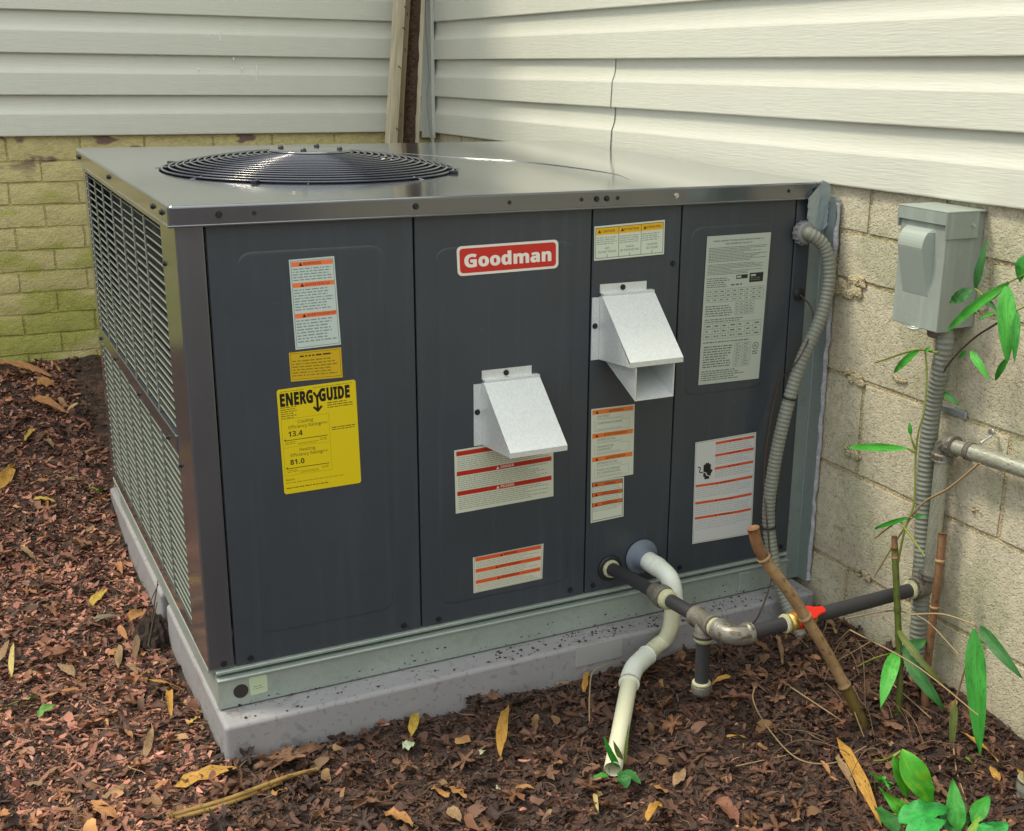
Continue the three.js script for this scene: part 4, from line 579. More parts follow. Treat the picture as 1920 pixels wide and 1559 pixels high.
// ---------------------------------------------------------------- gas line
{
  const t = thing('gas_pipe', 'black iron gas pipe with red valve running from the cabinet to the block wall', 'pipe');
  const A = [0.827, 0.204, -0.006], B = [0.829, 0.223, 0.185], T = [0.830, 0.236, 0.352], E = [0.838, 0.239, 0.410];
  const ring = (at, dir, r0, r1, l, m, name) => part(name, turned([[0, 0], [r1, 0], [r1 * 1.02, l * 0.15], [r1 * 1.02, l * 0.85], [r1, l], [0, l]], at, dir, 24), m, t);
  part('grommet', turned([[0.016, 0.0045], [0.024, 0.0045], [0.0275, 0.0025], [0.0285, 0.0003], [0.012, 0.0003]], [0.827, 0.204, 0.0006], [0, 0, 1], 28), blackM, t);
  part('sealing_ring', turned([[0.0145, 0.011], [0.0185, 0.010], [0.0195, 0.004], [0.018, 0.001], [0.012, 0.001]], [0.827, 0.204, 0.002], [0, 0.1, 1], 24), dopeM, t);
  part('pipe', rod(A, B, 0.0135, 20), ironM, t);
  const d1 = [0.01, 0.08, 1];
  part('union', turned([[0, 0], [0.0165, 0], [0.0185, 0.003], [0.0185, 0.017], [0.0165, 0.02], [0.021, 0.022], [0.0235, 0.026], [0.0235, 0.042], [0.021, 0.045], [0, 0.045]], [B[0], B[1] - 0.001, B[2] - 0.012], d1, 10), fitM, t);
  part('thread_sealant', turned([[0, 0], [0.019, 0], [0.0205, 0.004], [0.018, 0.009], [0.0195, 0.013], [0.016, 0.018], [0, 0.018]], [B[0] + 0.0005, B[1] + 0.0025, B[2] + 0.033], d1, 20), dopeM, t);
  part('pipe', rod([0.8295, 0.226, 0.22], [T[0], T[1], T[2] - 0.01], 0.0135, 20), ironM, t);
  const tee = [turned([[0, 0], [0.0195, 0], [0.0205, 0.002], [0.0205, 0.009], [0.0175, 0.011], [0.0175, 0.052], [0.0205, 0.054], [0.0205, 0.061], [0.0195, 0.063], [0, 0.063]], [T[0] - 0.0003, T[1] - 0.0025, T[2] - 0.032], d1, 24), turned([[0, 0], [0.0172, 0], [0.0172, 0.022], [0.0205, 0.024], [0.0205, 0.031], [0, 0.032]], [T[0], T[1], T[2]], [0.0, -1, 0.02], 24)];
  part('tee', merge(tee), fitM, t);
  part('thread_sealant', turned([[0, 0], [0.0175, 0], [0.0185, 0.005], [0.016, 0.011], [0, 0.012]], [T[0], T[1] - 0.031, T[2] + 0.0005], [0, -1, 0.02], 20), dopeM, t);
  part('drip_leg', rod([T[0], T[1] - 0.03, T[2]], [T[0], T[1] - 0.128, T[2] + 0.002], 0.0132, 20), ironM, t);
  part('thread_sealant', turned([[0, 0], [0.0165, 0], [0.0185, 0.003], [0.0165, 0.007], [0, 0.007]], [T[0], T[1] - 0.124, T[2] + 0.002], [0, -1, 0], 20), dopeM, t);
  part('end_cap', turned([[0, 0], [0.0185, 0], [0.0192, 0.003], [0.0192, 0.014], [0.015, 0.021], [0, 0.023]], [T[0], T[1] - 0.130, T[2] + 0.002], [0, -1, 0], 20), fitM, t);
  part('thread_sealant', turned([[0, 0], [0.017, 0], [0.0185, 0.005], [0.016, 0.011], [0, 0.012]], [T[0] + 0.0008, T[1] + 0.002, T[2] + 0.030], d1, 20), dopeM, t);
  part('elbow', sweep([[0.8315, 0.2385, 0.394], [0.8335, 0.239, 0.412], [0.840, 0.2395, 0.427], [0.854, 0.2395, 0.4355], [0.874, 0.2395, 0.436]], u => u < 0.16 || u > 0.86 ? 0.0212 : 0.0185, 34, 22), fitM, t);
  const run0 = [0.866, 0.2395, 0.436], run1 = [1.300, 0.2425, 0.4255];
  part('pipe', rod([0.830, 0.238, 0.385], [0.832, 0.239, 0.402], 0.0135, 16), ironM, t);
  part('pipe', rod(run0, [0.955, 0.240, 0.434], 0.0135, 20), ironM, t);
  part('thread_sealant', turned([[0, 0], [0.017, 0], [0.0185, 0.004], [0.0165, 0.011], [0, 0.012]], [0.950, 0.240, 0.434], [1, 0, -0.02], 20), dopeM, t);
  const vb = part('valve_body', turned([[0, 0], [0.0175, 0], [0.0175, 0.013], [0.0155, 0.015], [0.019, 0.022], [0.0195, 0.034], [0.0155, 0.042], [0.0175, 0.045], [0.0175, 0.058], [0, 0.058]], [0.960, 0.240, 0.4338], [1, 0.007, -0.024], 8), brassM, t);
  part('valve_stem', rod([0.989, 0.250, 0.436], [0.989, 0.266, 0.440], 0.007, 12), brassM, vb);
  const hs = new THREE.Shape(); hs.moveTo(-0.014, -0.012); hs.lineTo(0.012, -0.013); hs.quadraticCurveTo(0.02, -0.006, 0.038, -0.0055); hs.quadraticCurveTo(0.042, 0, 0.038, 0.0055); hs.quadraticCurveTo(0.02, 0.006, 0.012, 0.013); hs.lineTo(-0.014, 0.012); hs.quadraticCurveTo(-0.021, 0, -0.014, -0.012);
  const hg = new THREE.ExtrudeGeometry(hs, { depth: 0.004, bevelEnabled: true, bevelSize: 0.002, bevelThickness: 0.002, bevelSegments: 2 }); hg.rotateX(-Math.PI / 2 + 0.5); hg.rotateY(0.03); hg.translate(0.992, 0.256, 0.447);
  part('valve_handle', merge([hg, turned([[0.0, 0], [0.0175, 0], [0.0185, 0.004], [0.0185, 0.015], [0.016, 0.018], [0, 0.018]], [0.978, 0.2405, 0.4335], [1, 0.007, -0.024], 16)]), redM, vb, 'red valve handle');
  part('pipe', rod([1.014, 0.2405, 0.4325], [1.285, 0.2425, 0.427], 0.0138, 20), ironM, t);
  part('thread_sealant', turned([[0, 0], [0.018, 0], [0.0195, 0.004], [0.0185, 0.012], [0, 0.013]], [1.262, 0.2422, 0.4265], [1, 0, -0.02], 20), dopeM, t);
  part('elbow', sweep([[1.273, 0.2424, 0.4264], [1.288, 0.243, 0.428], [1.298, 0.247, 0.432], [1.302, 0.258, 0.436], [1.303, 0.276, 0.4375]], u => u < 0.2 || u > 0.8 ? 0.0222 : 0.0192, 30, 22), fitM, t);
  part('riser_pipe', rod([1.303, 0.262, 0.4375], [1.308, 0.520, 0.431], 0.0140, 20), zincPipe, t);
  part('elbow', sweep([[1.309, 0.508, 0.4292], [1.309, 0.525, 0.4292], [1.309, 0.536, 0.433], [1.309, 0.541, 0.443], [1.309, 0.5425, 0.460]], u => u < 0.22 || u > 0.8 ? 0.0208 : 0.0182, 28, 22), fitM, t);
  part('wall_pipe', rod([1.309, 0.5422, 0.452], [1.309, 0.548, 0.56], 0.0140, 20), zincPipe, t);
  part('coupling', merge([turned([[0, 0], [0.0178, 0], [0.0178, 0.004], [0.016, 0.006], [0.0178, 0.008], [0.0178, 0.012], [0, 0.012]], [1.309, 0.5446, 0.492], [0, 0.05, 1], 22)]), fitM, t);
  part('wall_pipe', rod([1.309, 0.5452, 0.504], [1.309, 0.592, 1.6], 0.0160, 20), zincPipe, t);
  part('pipe_strap', merge([sweep([[1.309, 0.566, 0.518], [1.318, 0.572, 0.519], [1.330, 0.578, 0.521], [1.342, 0.586, 0.521]], 0.0028, 14, 8), turned([[0.0, 0], [0.007, 0], [0.007, 0.003], [0, 0.003]], [1.334, 0.586, 0.521], [-1, 0, 0], 14)]), steelM, t);
}
// ---------------------------------------------------------------- conduits
const ribs = (n, r) => u => r * (1 + 0.055 * Math.max(-0.6, Math.sin(u * n * Math.PI * 2)));
{
  const t = thing('flexible_conduit', 'ribbed grey flexible conduit drooping from the cabinet top corner to the ground', 'conduit');
  const c = prm([[1.266, 0.888, 0.020], ...COND[0].slice(0), [1.226, 0.0, 0.19]]);
  const len = c.getLength(); part('sheath', sweep(c, ribs(Math.round(len / 0.0092), 0.0140), Math.round(len / 0.0092) * 6, 16), condM, t);
  part('connector', merge([turned([[0, 0], [0.0225, 0], [0.0235, 0.004], [0.0235, 0.018], [0.020, 0.024], [0, 0.024]], [1.266, 0.888, 0.001], [0.12, 0.02, 1], 24), ...[...Array(14)].map((_, k) => { const a = k / 14 * 6.283; return bx(-0.0018, 0.0018, -0.0015, 0.0015, 0.004, 0.018).translate(0, 0, 0).applyMatrix4(new THREE.Matrix4().makeTranslation(1.2675 + 0.0240 * Math.cos(a), 0.888 + 0.0240 * Math.sin(a), 0.001)); })]), condFit, t);
  const k = c.getPointAt(0.40), d = c.getTangentAt(0.40); part('cable_tie', turned([[0.0145, -0.002], [0.0168, -0.002], [0.0168, 0.002], [0.0145, 0.002]], [k.x, k.y, k.z], [d.x, d.y, d.z], 24), blackM, t);
  const k2 = c.getPointAt(0.70), d2 = c.getTangentAt(0.70); part('cable_tie', turned([[0.0145, -0.002], [0.0172, -0.002], [0.0172, 0.002], [0.0145, 0.002]], [k2.x, k2.y, k2.z], [d2.x, d2.y, d2.z], 24), blackM, t);
}
{ const t = thing('control_wire', 'thin brown control wire tied along the drooping conduit', 'wire');
  part('strand', sweep(prm(WIRE[0]), 0.0019, 120, 7), wireM, t);
  part('grommet', turned([[0, 0], [0.014, 0], [0.014, 0.002], [0.006, 0.005], [0, 0.005]], [1.276, 0.755, 0.0006], [0, 0, 1], 20), blackM, t); }
{
  const t = thing('wall_conduit', 'ribbed grey conduit running down the block wall from the electrical box', 'conduit');
  const c = prm([[1.296, 0.775, 0.398], ...COND2[0].map(([x, y, z]) => [Math.min(x + 0.006, 1.322), y, z]), [1.300, 0.03, 0.43]]), len = c.getLength();
  part('sheath', sweep(c, ribs(Math.round(len / 0.0098), 0.0172), Math.round(len / 0.0098) * 6, 16), condM, t);
  part('collar', turned([[0, 0], [0.0225, 0], [0.0235, 0.003], [0.0235, 0.017], [0.021, 0.021], [0, 0.021]], [1.296, 0.766, 0.400], [0, -1, 0.06], 20), M([0.16, 0.125, 0.105], { roughness: 0.6 }), t);
  part('pipe_clip', bx(1.338, 1.3435, 0.590, 0.603, 0.372, 0.448, 0.002), galvFlash, t);
}
// ---------------------------------------------------------------- electrical disconnect box
{
  const t = thing('electrical_box', 'grey-green electrical disconnect box on the block wall just under the siding', 'electrical box'), xf = 1.252, xb = 1.3455, z0 = 0.316, z1 = 0.436, y0 = 0.763, y1 = 0.984;
  part('body', bx(xf + 0.006, xb, y0 + 0.003, y1 - 0.004, z0 + 0.003, z1 - 0.003, 0.002), boxM, t);
  const cover = part('cover', merge([bx(xf, xf + 0.0055, y0, y1 - 0.022, z0, z1, 0.0018), bx(xf + 0.001, xf + 0.03, y0, y1 - 0.03, z1 - 0.0026, z1 - 0.0005)]), boxM, t);
  // pocket: a bulge that swells from the bottom to a rounded top
  const pos = [], idx = [], nu = 10, nv = 22, pz0 = z0 + 0.018, pz1 = z1 - 0.028, py0 = y0 + 0.062, py1 = y1 - 0.036;
  for (let j = 0; j <= nv; j++) for (let i = 0; i <= nu; i++) { const v = j / nv, u = i / nu; const prof = 0.0005 + 0.024 * Math.min(1, v / 0.72) * (v > 0.72 ? Math.sqrt(Math.max(0, 1 - ((v - 0.72) / 0.28) ** 2)) : 1); const e = i === 0 || i === nu ? 0 : 1; pos.push(xf - prof * e, lerp(py0, py1, v), lerp(pz0, pz1, Math.min(1, Math.max(0, (u - 0.04) / 0.92)))); }
  for (let j = 0; j < nv; j++) for (let i = 0; i < nu; i++) { const a = j * (nu + 1) + i, b = a + nu + 1; idx.push(a, a + 1, b, b, a + 1, b + 1); }
  part('handle_pocket', fromArr(pos, idx).toNonIndexed(), boxM, cover).geometry.computeVertexNormals();
  const hd = part('rain_hood', merge([bx(xf - 0.006, xb - 0.002, y1 - 0.004, y1 + 0.0, z0 - 0.004, z1 + 0.004, 0.0015), bx(xf - 0.006, xf - 0.003, y1 - 0.025, y1 - 0.001, z0 - 0.004, z1 + 0.004, 0.001), bx(xf - 0.006, xb - 0.02, y1 - 0.050, y1 - 0.001, z1 + 0.001, z1 + 0.0035, 0.001), bx(xf - 0.006, xb - 0.02, y1 - 0.040, y1 - 0.001, z0 - 0.0035, z0 - 0.001, 0.001)]), boxM, t);
  part('screw', hex(0, 0, 0, 0.003).translate(xb - 0.036, y1 - 0.026, z1 + 0.0033), steelM, hd);
  part('hasp', (() => { const g = new THREE.TorusGeometry(0.0075, 0.0022, 8, 20); g.rotateX(Math.PI / 2); g.scale(1, 1, 1.5); g.translate(xf - 0.006, y0 - 0.001, 0.382); return g; })(), M([0.45, 0.48, 0.42], { roughness: 0.4, metalness: 0.4 }), t);
}
// ---------------------------------------------------------------- boards leaning in the wall corner
{
  const t = thing('lumber', 'pale square length of lumber with nails leaning in the wall corner', 'lumber');
  const a = V(1.062, 0.215, -2.13), b = V(1.278, 2.25, -2.215), d = b.clone().sub(a), len = d.length(), q = new THREE.Quaternion().setFromUnitVectors(V(0, 1, 0), d.normalize());
  const mkB = (g) => { g.rotateY(0.70 - 0.503); g.applyQuaternion(q); g.translate(a.x, a.y, a.z); return g; };
  part('stud', mkB(muv(bx(-0.019, 0.013, 0, len, -0.016, 0.016, 0.0015))), paleWood, t);
  part('batten', mkB(muv(bx(0.0133, 0.036, 0, len, -0.026, 0.010, 0.0015))), brownWood, t);
  for (const [s, y] of [[0.004, 0.76], [-0.002, 0.97], [0.006, 1.10], [0.008, 1.17]]) part('nail', mkB(rod([s, y, 0.014], [s + 0.004, y - 0.008, 0.028], 0.0016, 6)), blackM, t);
  for (const y of [0.80, 1.02, 1.14]) part('nail_hole', mkB(bx(0.024, 0.027, y, y + 0.012, 0.0095, 0.0104)), blackM, t);
}
{
  const t = thing('bark_slab', 'dark bark-covered slab of wood leaning in the wall corner', 'lumber');
  const a = V(1.156, 0.215, -2.17), b = V(1.318, 2.25, -2.235), d = b.clone().sub(a), len = d.length(), q = new THREE.Quaternion().setFromUnitVectors(V(0, 1, 0), d.normalize());
  const mkB = g => { g.rotateY(-0.25); g.applyQuaternion(q); g.translate(a.x, a.y, a.z); return g; };
  part('plank', mkB(muv(bx(-0.021, 0.037, 0, len, -0.020, -0.001, 0.0015))), paleWood, t);
  const pos = [], idx = [], uv = [], n = 90; for (let j = 0; j <= n; j++) for (let i = 0; i <= 6; i++) { const y = j / n * len, w = 0.021 + 0.004 * vn(y * 22, 1, 0, 0, 9) - (y > 0.62 && y < 0.80 ? 0.002 : 0), x = lerp(-0.021, w, i / 6); pos.push(x, y, (i === 0 || i === 6 ? -0.003 : 0.001 + 0.006 * Math.sin(Math.PI * i / 6)) + 0.006 * vn(x * 160, y * 60, 0, 0, 10) * (y < 0.95 ? 1.6 : 0.7)); uv.push(x, y); }
  for (let j = 0; j < n; j++) for (let i = 0; i < 6; i++) { const k = j * 7 + i; idx.push(k, k + 1, k + 7, k + 7, k + 1, k + 8); }
  part('bark', mkB(fromArr(pos, idx, uv)), barkM, t);
}
single('hanging_wire', sweep(prm([[1.300, 1.62, -2.222], [1.298, 1.30, -2.224], [1.306, 1.13, -2.226], [1.296, 1.08, -2.22], [1.302, 0.98, -2.222], [1.310, 0.90, -2.21]]), 0.0022, 60, 6), M([0.30, 0.34, 0.32], { roughness: 0.6 }), 'thin pale wire hanging down the corner trim beside the bark slab', 'wire');
// ---------------------------------------------------------------- hose tap at the wall foot
{
  const t = thing('water_tap', 'grey metal tap on a short upright pipe at the foot of the block wall', 'tap');
  part('standpipe', sweep([[1.214, -0.03, 0.806], [1.214, 0.04, 0.806], [1.214, 0.052, 0.807]], u => 0.017 + (u > 0.72 ? 0.003 : 0), 16, 18), zincPipe, t);
  part('handwheel', (() => { const g = new THREE.TorusGeometry(0.020, 0.0048, 10, 28); g.rotateY(0.8); g.translate(1.214, 0.095, 0.802); return g; })(), M([0.38, 0.45, 0.47], { roughness: 0.4, metalness: 0.3 }), t);
  part('spout', sweep([[1.214, 0.052, 0.806], [1.218, 0.085, 0.806], [1.24, 0.10, 0.806], [1.343, 0.10, 0.806]], 0.011, 20, 14), brassM, t);
}

// ---------------------------------------------------------------- plants
// a lance-shaped blade from a to b: arched, folded along the midrib
function blade(a, b, w, o = {}) {
  const A = V(...a), B = V(...b), d = B.clone().sub(A), L = d.length(), up = o.up || V(0, 1, 0), n = o.seg || 10, sag = (o.sag ?? 0.12) * L, shape = o.shape || 0.55, fold = o.fold ?? 0.22, tw = o.twist || 0;
  let side = d.clone().cross(up); if (side.lengthSq() < 1e-8) side.set(1, 0, 0); side.normalize();
  const nor = side.clone().cross(d).normalize(), pos = [], uv = [], idx = [], R = o.seed || 1;
  for (let i = 0; i <= n; i++) {
    const t = i / n, c = A.clone().addScaledVector(d, t).addScaledVector(nor, sag * 4 * t * (1 - t));
    const k = (t < 0.3 ? Math.pow(Math.sin(Math.PI / 2 * (0.02 + t) / 0.32), 0.75) : 1 - Math.pow((t - 0.3) / 0.7, shape * 3.3)) * w / 2 * (1 + (o.rag || 0) * (vn(i * 1.7, R, 0, 0, 3) - 0.5));
    const an = tw * (t - 0.4), S = side.clone().multiplyScalar(Math.cos(an)).addScaledVector(nor, Math.sin(an)), Q = nor.clone().multiplyScalar(Math.cos(an)).addScaledVector(side, -Math.sin(an));
    const wv = (o.wave || 0) * w * (vn(i * 0.9, R * 3, 0, 0, 8) - 0.5);
    for (const s of [-1, -0.5, 0, 0.5, 1]) { const p = c.clone().addScaledVector(S, k * s).addScaledVector(Q, Math.abs(s) * k * fold + wv * s); pos.push(p.x, p.y, p.z); uv.push(0.5 + s / 2, t); }
  }
  for (let i = 0; i < n; i++) for (let j = 0; j < 4; j++) { const p = i * 5 + j; idx.push(p, p + 1, p + 5, p + 5, p + 1, p + 6); }
  return fromArr(pos, idx, uv);
}
// a lobed (maple-like) leaf of span w lying along a-b, crumpled
function lobed(a, b, w, o = {}) {
  const A = V(...a), B = V(...b), d = B.clone().sub(A), L = d.length(), s = o.seed || 1; d.normalize();
  const side = d.clone().cross(V(0, 1, 0)).normalize(), nor = side.clone().cross(d).normalize(), pos = [], uv = [], idx = [], n = 40, C = A.clone().addScaledVector(d, L * 0.35);
  const put = (x, y, h) => { const p = C.clone().addScaledVector(d, x * L * 0.65).addScaledVector(side, y * w * 0.62).addScaledVector(nor, h); pos.push(p.x, p.y, p.z); uv.push(0.5 + y / 2, 0.5 + x / 2); };
  const cr = 0.20 * w; put(0, 0, 0.1 * w);
  for (let r = 1; r <= 3; r++) for (let i = 0; i < n; i++) {
    const th = i / n * Math.PI * 2, lob = 0.60 + 0.34 * Math.cos(th * 5) + 0.10 * Math.cos(th * 15 + s) - 0.25 * Math.exp(-(((th - Math.PI) / 0.3) ** 2)), q = (r / 3) * (r === 3 ? lob : Math.min(1, 0.45 + 0.55 * lob)) * (0.85 + 0.3 * h2(i, s, 4) * (r / 3));
    put(q * Math.cos(th), q * Math.sin(th), cr * (r / 3) ** 1.5 * (vn(i * 0.35 + s, r + s, 0, 0, 5) * 2 - 0.75) + 0.1 * w);
  }
  for (let i = 0; i < n; i++) { const j = (i + 1) % n; idx.push(0, 1 + i, 1 + j); for (let r = 0; r < 2; r++) { const a1 = 1 + r * n + i, b1 = 1 + r * n + j; idx.push(a1, a1 + n, b1, b1, a1 + n, b1 + n); } }
  return fromArr(pos, idx, uv);
}
function plant(name, label, category, leaves, stems, stemMat, o = {}) {
  const t = thing(name, label, category, o.group);
  stems.forEach((s, i) => part('stem', sweep(prm(s), u => (o.r || 0.0022) * (1 - 0.35 * u), Math.max(8, s.length * 6), 7), Array.isArray(stemMat) ? stemMat[i % stemMat.length] : stemMat, t));
  leaves.forEach(([ax, ay, az, bx_, by, bz, w, k], i) => { const g = (o.up && o.up[i]) || V(-0.75, 0.35, 0.55); part('leaf', blade([ax, ay, az], [bx_, by, bz], w * (o.wide || 1.05), { up: g, sag: (o.sag || [])[i] ?? 0.08, shape: o.shape || 0.66, seed: i + 1, twist: (h2(i, 7, 2) - 0.5) * 0.9, fold: 0.25, wave: 0.25, seg: 12 }), greens[k], t); });
  return t;
}
plant('bamboo_sprig', 'bright green bamboo sprig hanging over the side of the electrical box', 'plant', PA, PAS, [stemM, stemM, stemDark, stemM], { r: 0.0022 });
plant('bamboo_sprig', 'slender bamboo shoot climbing beside the conduit on the block wall', 'plant', PB, PBS, [stemM, stemM, stemM, stemM, strawM, stemM, strawM], { r: 0.0026 });
{
  const t = plant('bamboo_shoot', 'cut green bamboo stem with broad drooping leaves in front of the wall conduit', 'plant', PC, PCS, [strawM, strawM, stemM], { r: 0.0022, sag: [0.1, 0.1, 0.12, 0.2, 0.03, 0.12, 0.02] });
  const c = prm([...CUT[0], [1.188, 0.0, 0.51]]);
  part('culm', sweep(c, u => 0.0066 + (Math.abs(u - 0.33) < 0.012 || Math.abs(u - 0.62) < 0.012 ? 0.0014 : 0), 60, 12), caneGreen, t);
  part('cut_tip', sweep([[1.200, 0.372, 0.436], [1.200, 0.352, 0.440], [1.200, 0.330, 0.4445]], u => 0.0072 - 0.002 * (1 - u), 10, 10), caneBrown, t, 'brown cut tip');
}
plant('ground_plant', 'low clump of bright and yellow-streaked green leaves at the foot of the block wall', 'plant', [...PD, [0.990, 0.02, 0.80, 0.925, 0.085, 0.745, 0.030, 's'], [1.02, 0.03, 0.84, 1.045, 0.095, 0.79, 0.028, 'g'], [0.96, 0.02, 0.83, 0.93, 0.055, 0.86, 0.034, 'b'], [1.05, 0.02, 0.86, 1.09, 0.05, 0.88, 0.034, 'm']], PDS, stemM, { r: 0.0025, wide: 1.12, shape: 0.5, up: PD.map((_, i) => i < 2 ? V(-0.5, 0.35, 0.8) : V(-0.05, 1, 0.3)), sag: [0.14, 0.1, 0.1, 0.1, 0.1, 0.1, 0.05, 0.1, 0.1, 0.1] });
plant('weed', 'small dark green weed sprouting at the open end of the drain pipe', 'plant', PE, [[[0.610, -0.01, 0.428], [0.615, 0.015, 0.424], [0.622, 0.03, 0.415]]], stemM, { r: 0.0016, up: PE.map((_, i) => i > 2 ? V(0, 1, 0.1) : V(-0.6, 0.3, 0.7)) });
{
  const t = thing('ivy_leaf', 'single lobed green leaf low on the mulch beside the yellow-streaked clump', 'leaf'); const P = [0.968, 0.055, 0.690], Q = [1.002, 0.035, 0.700];
  part('blade', lobed(P, Q, 0.034, { seed: 5 }), greens.b, t); part('stalk', sweep([[0.975, 0.055, 0.69], [0.985, 0.05, 0.67], [1.0, 0.01, 0.66]], 0.001, 8, 6), stemM, t);
  const u = thing('ivy_leaf', 'small green bud leaf under the longest hanging bamboo leaf', 'leaf'); part('blade', lobed([1.182, 0.035, 0.700], [1.205, 0.012, 0.705], 0.022, { seed: 8 }), greens.y, u); part('stalk', sweep([[1.20, 0.03, 0.70], [1.212, 0.02, 0.71], [1.222, 0.0, 0.715]], 0.001, 8, 6), strawM, u);
  const s = thing('seedling', 'tiny bright green seedling in the mulch against the coil guard', 'plant'); const y = gy(-0.02, -1.34);
  part('leaf', blade([-0.015, y + 0.012, -1.335], [-0.048, y + 0.03, -1.33], 0.016, { sag: 0.1 }), greens.y, s); part('leaf', blade([-0.015, y + 0.012, -1.335], [0.0, y + 0.035, -1.31], 0.016, { sag: 0.1 }), greens.b, s); part('leaf', blade([-0.015, y + 0.012, -1.335], [-0.03, y + 0.03, -1.30], 0.015, { sag: 0.1 }), greens.y, s); part('stem', sweep([[-0.015, y - 0.01, -1.335], [-0.015, y + 0.004, -1.335], [-0.015, y + 0.013, -1.335]], 0.0015, 6, 6), stemM, s);
}
// canes
function cane(name, label, P, r, nodes, mats) {
  const t = thing(name, label, 'cane'), c = prm(P), cuts = [0, ...nodes, 1];
  for (let i = 0; i < cuts.length - 1; i++) { const pts = []; for (let k = 0; k <= 6; k++) pts.push(c.getPointAt(lerp(cuts[i], cuts[i + 1], k / 6))); part('internode', sweep(prm(pts), u => r * (1 + 0.10 * Math.max(Math.exp(-((u / 0.05) ** 2)), Math.exp(-(((1 - u) / 0.05) ** 2)))), 20, 16, 0.03, i), mats[Math.min(i, mats.length - 1)], t);
    if (i) { const p = c.getPointAt(cuts[i]), d = c.getTangentAt(cuts[i]); part('node_ring', turned([[r * 0.9, -0.004], [r * 1.18, -0.002], [r * 1.26, 0.0004], [r * 1.12, 0.003], [r * 0.9, 0.004]], [p.x, p.y, p.z], [d.x, d.y, d.z], 18), caneM, t); } }
  return t;
}
const rimM = M([0.24, 0.12, 0.055], { roughness: 0.7, map: caneT });
cane('bamboo_cane', 'thick dry bamboo cane leaning in front of the red gas valve', [...CANE[0].slice(0, 4), [1.107, 0.02, 0.504], [1.128, -0.05, 0.515]], 0.0106, [0.11, 0.385, 0.70], [rimM, caneM, caneM, caneOlive]);
cane('bamboo_cane', 'reddish brown dead cane standing against the gas riser', [...CANE2[0], [1.236, -0.02, 0.528]].map(([x, y, z]) => [x, y, z]), 0.0080, [0.13, 0.36, 0.66], [caneBrown, caneBrown, caneBrown, caneBrown]);
single('bamboo_stick', merge([0, 1, 2].map(q => sweep(prm(BSTICK[0].slice(0, q === 1 ? 4 : 3).map(([x, y, z], k) => [x + 0.004 * q - 0.01 * q * k, gy(x, z) + 0.010 + (q === 1 ? 0.005 : 0), z + 0.0055 * (q - 1) + 0.003 * h2(k, q)])), u => (0.0048 - 0.0012 * u) * (1 + 0.12 * Math.exp(-(((u - 0.42) / 0.02) ** 2))), 36, 8, 0.2, q))), M([0.36, 0.23, 0.065], { map: caneT, roughness: 0.6 }), 'long split golden bamboo stick lying below the pad corner', 'stick');
// straws and dead stems
const strawL = ['long straight dry straw crossing the bamboo leaves by the wall', 'short bent straw rising to the foot of the long crossing straw', 'thin looping dry root beside the drain pipe coupling', 'wide curving dry tendril on the mulch below the gas pipe', 'pale straight straw lying flat on the mulch near the tendril', 'arched dry stem behind the cut green bamboo', 'sloping dry stem between gas pipe and cut bamboo', 'dead stem hanging along the base of the leaning cane', 'short dead stem on the mulch left of the leaning cane', 'dry stem lying at the base of the cut green bamboo', 'bent straw under the hanging olive leaf'];
STRAW.forEach((s, i) => single('dry_straw', sweep(prm(s.map(([x, y, z], k) => [x, Math.max(y, gy(x, z) + 0.006), z])), u => 0.0017 - 0.0006 * u, 34, 6), strawM, strawL[i], 'straw'));

{ // tangle of fine dead stems around the bamboo
  const R = rng(404), L = [];
  for (let i = 0; i < 34; i++) { const x = lerp(0.98, 1.33, R() ** 0.7), z = lerp(0.16, 0.66, R()), a = R() * 6.283, l = 0.05 + 0.13 * R(), h = 0.01 + 0.07 * R() ** 3, y = gy(x, z); const ex = Math.min(1.335, x + l * Math.cos(a)), ez = z + l * Math.sin(a); L.push(sweep([[x, y + 0.004, z], [lerp(x, ex, 0.3), y + h, lerp(z, ez, 0.3)], [lerp(x, ex, 0.7) , y + h * (0.6 + 0.8 * R()), lerp(z, ez, 0.7)], [ex, gy(ex, ez) + 0.006 + h * R(), ez]], u => 0.0010 - 0.0004 * u, 12, 5)); }
  const m = single('dead_stem_tangle', merge(L), M([0.17, 0.11, 0.06], { roughness: 0.8 })); m.userData = { kind: 'stuff', label: 'tangle of fine dead stems at the foot of the bamboo by the block wall', category: 'stems' };
}
{ // soil and roots pushed up at the joint of the pads
  const t = thing('soil_mound', 'small heap of dark soil and roots at the joint between the two pads', 'soil'), g = new THREE.IcosahedronGeometry(1, 5), p = g.attributes.position;
  for (let i = 0; i < p.count; i++) { const d = V().fromBufferAttribute(p, i), f = 0.75 + 0.5 * vn(d.x * 6 + 9, d.y * 6 + d.z * 5 + 9, 0, 0, 7) + 0.25 * vn(d.x * 17 + 9, d.z * 17 + d.y * 9, 0, 0, 8); p.setXYZ(i, -0.020 + d.x * f * 0.034, -0.015 + d.y * f * 0.046, -0.525 + d.z * f * 0.055); }
  g.computeVertexNormals(); part('heap', g, M([0.045, 0.029, 0.022], { roughness: 1, bumpMap: roughB, bs: 0.004 }), t);
  for (const s of [[[-0.03, 0.02, -0.50], [-0.012, 0.085, -0.515], [-0.002, 0.125, -0.520]], [[-0.04, 0.0, -0.47], [-0.02, 0.06, -0.49], [-0.01, 0.085, -0.50]], [[-0.05, -0.01, -0.54], [-0.03, 0.05, -0.535], [0.004, 0.10, -0.56]]]) part('root', sweep(prm(s), u => 0.0024 - 0.0014 * u, 14, 6), stemDark, t);
}
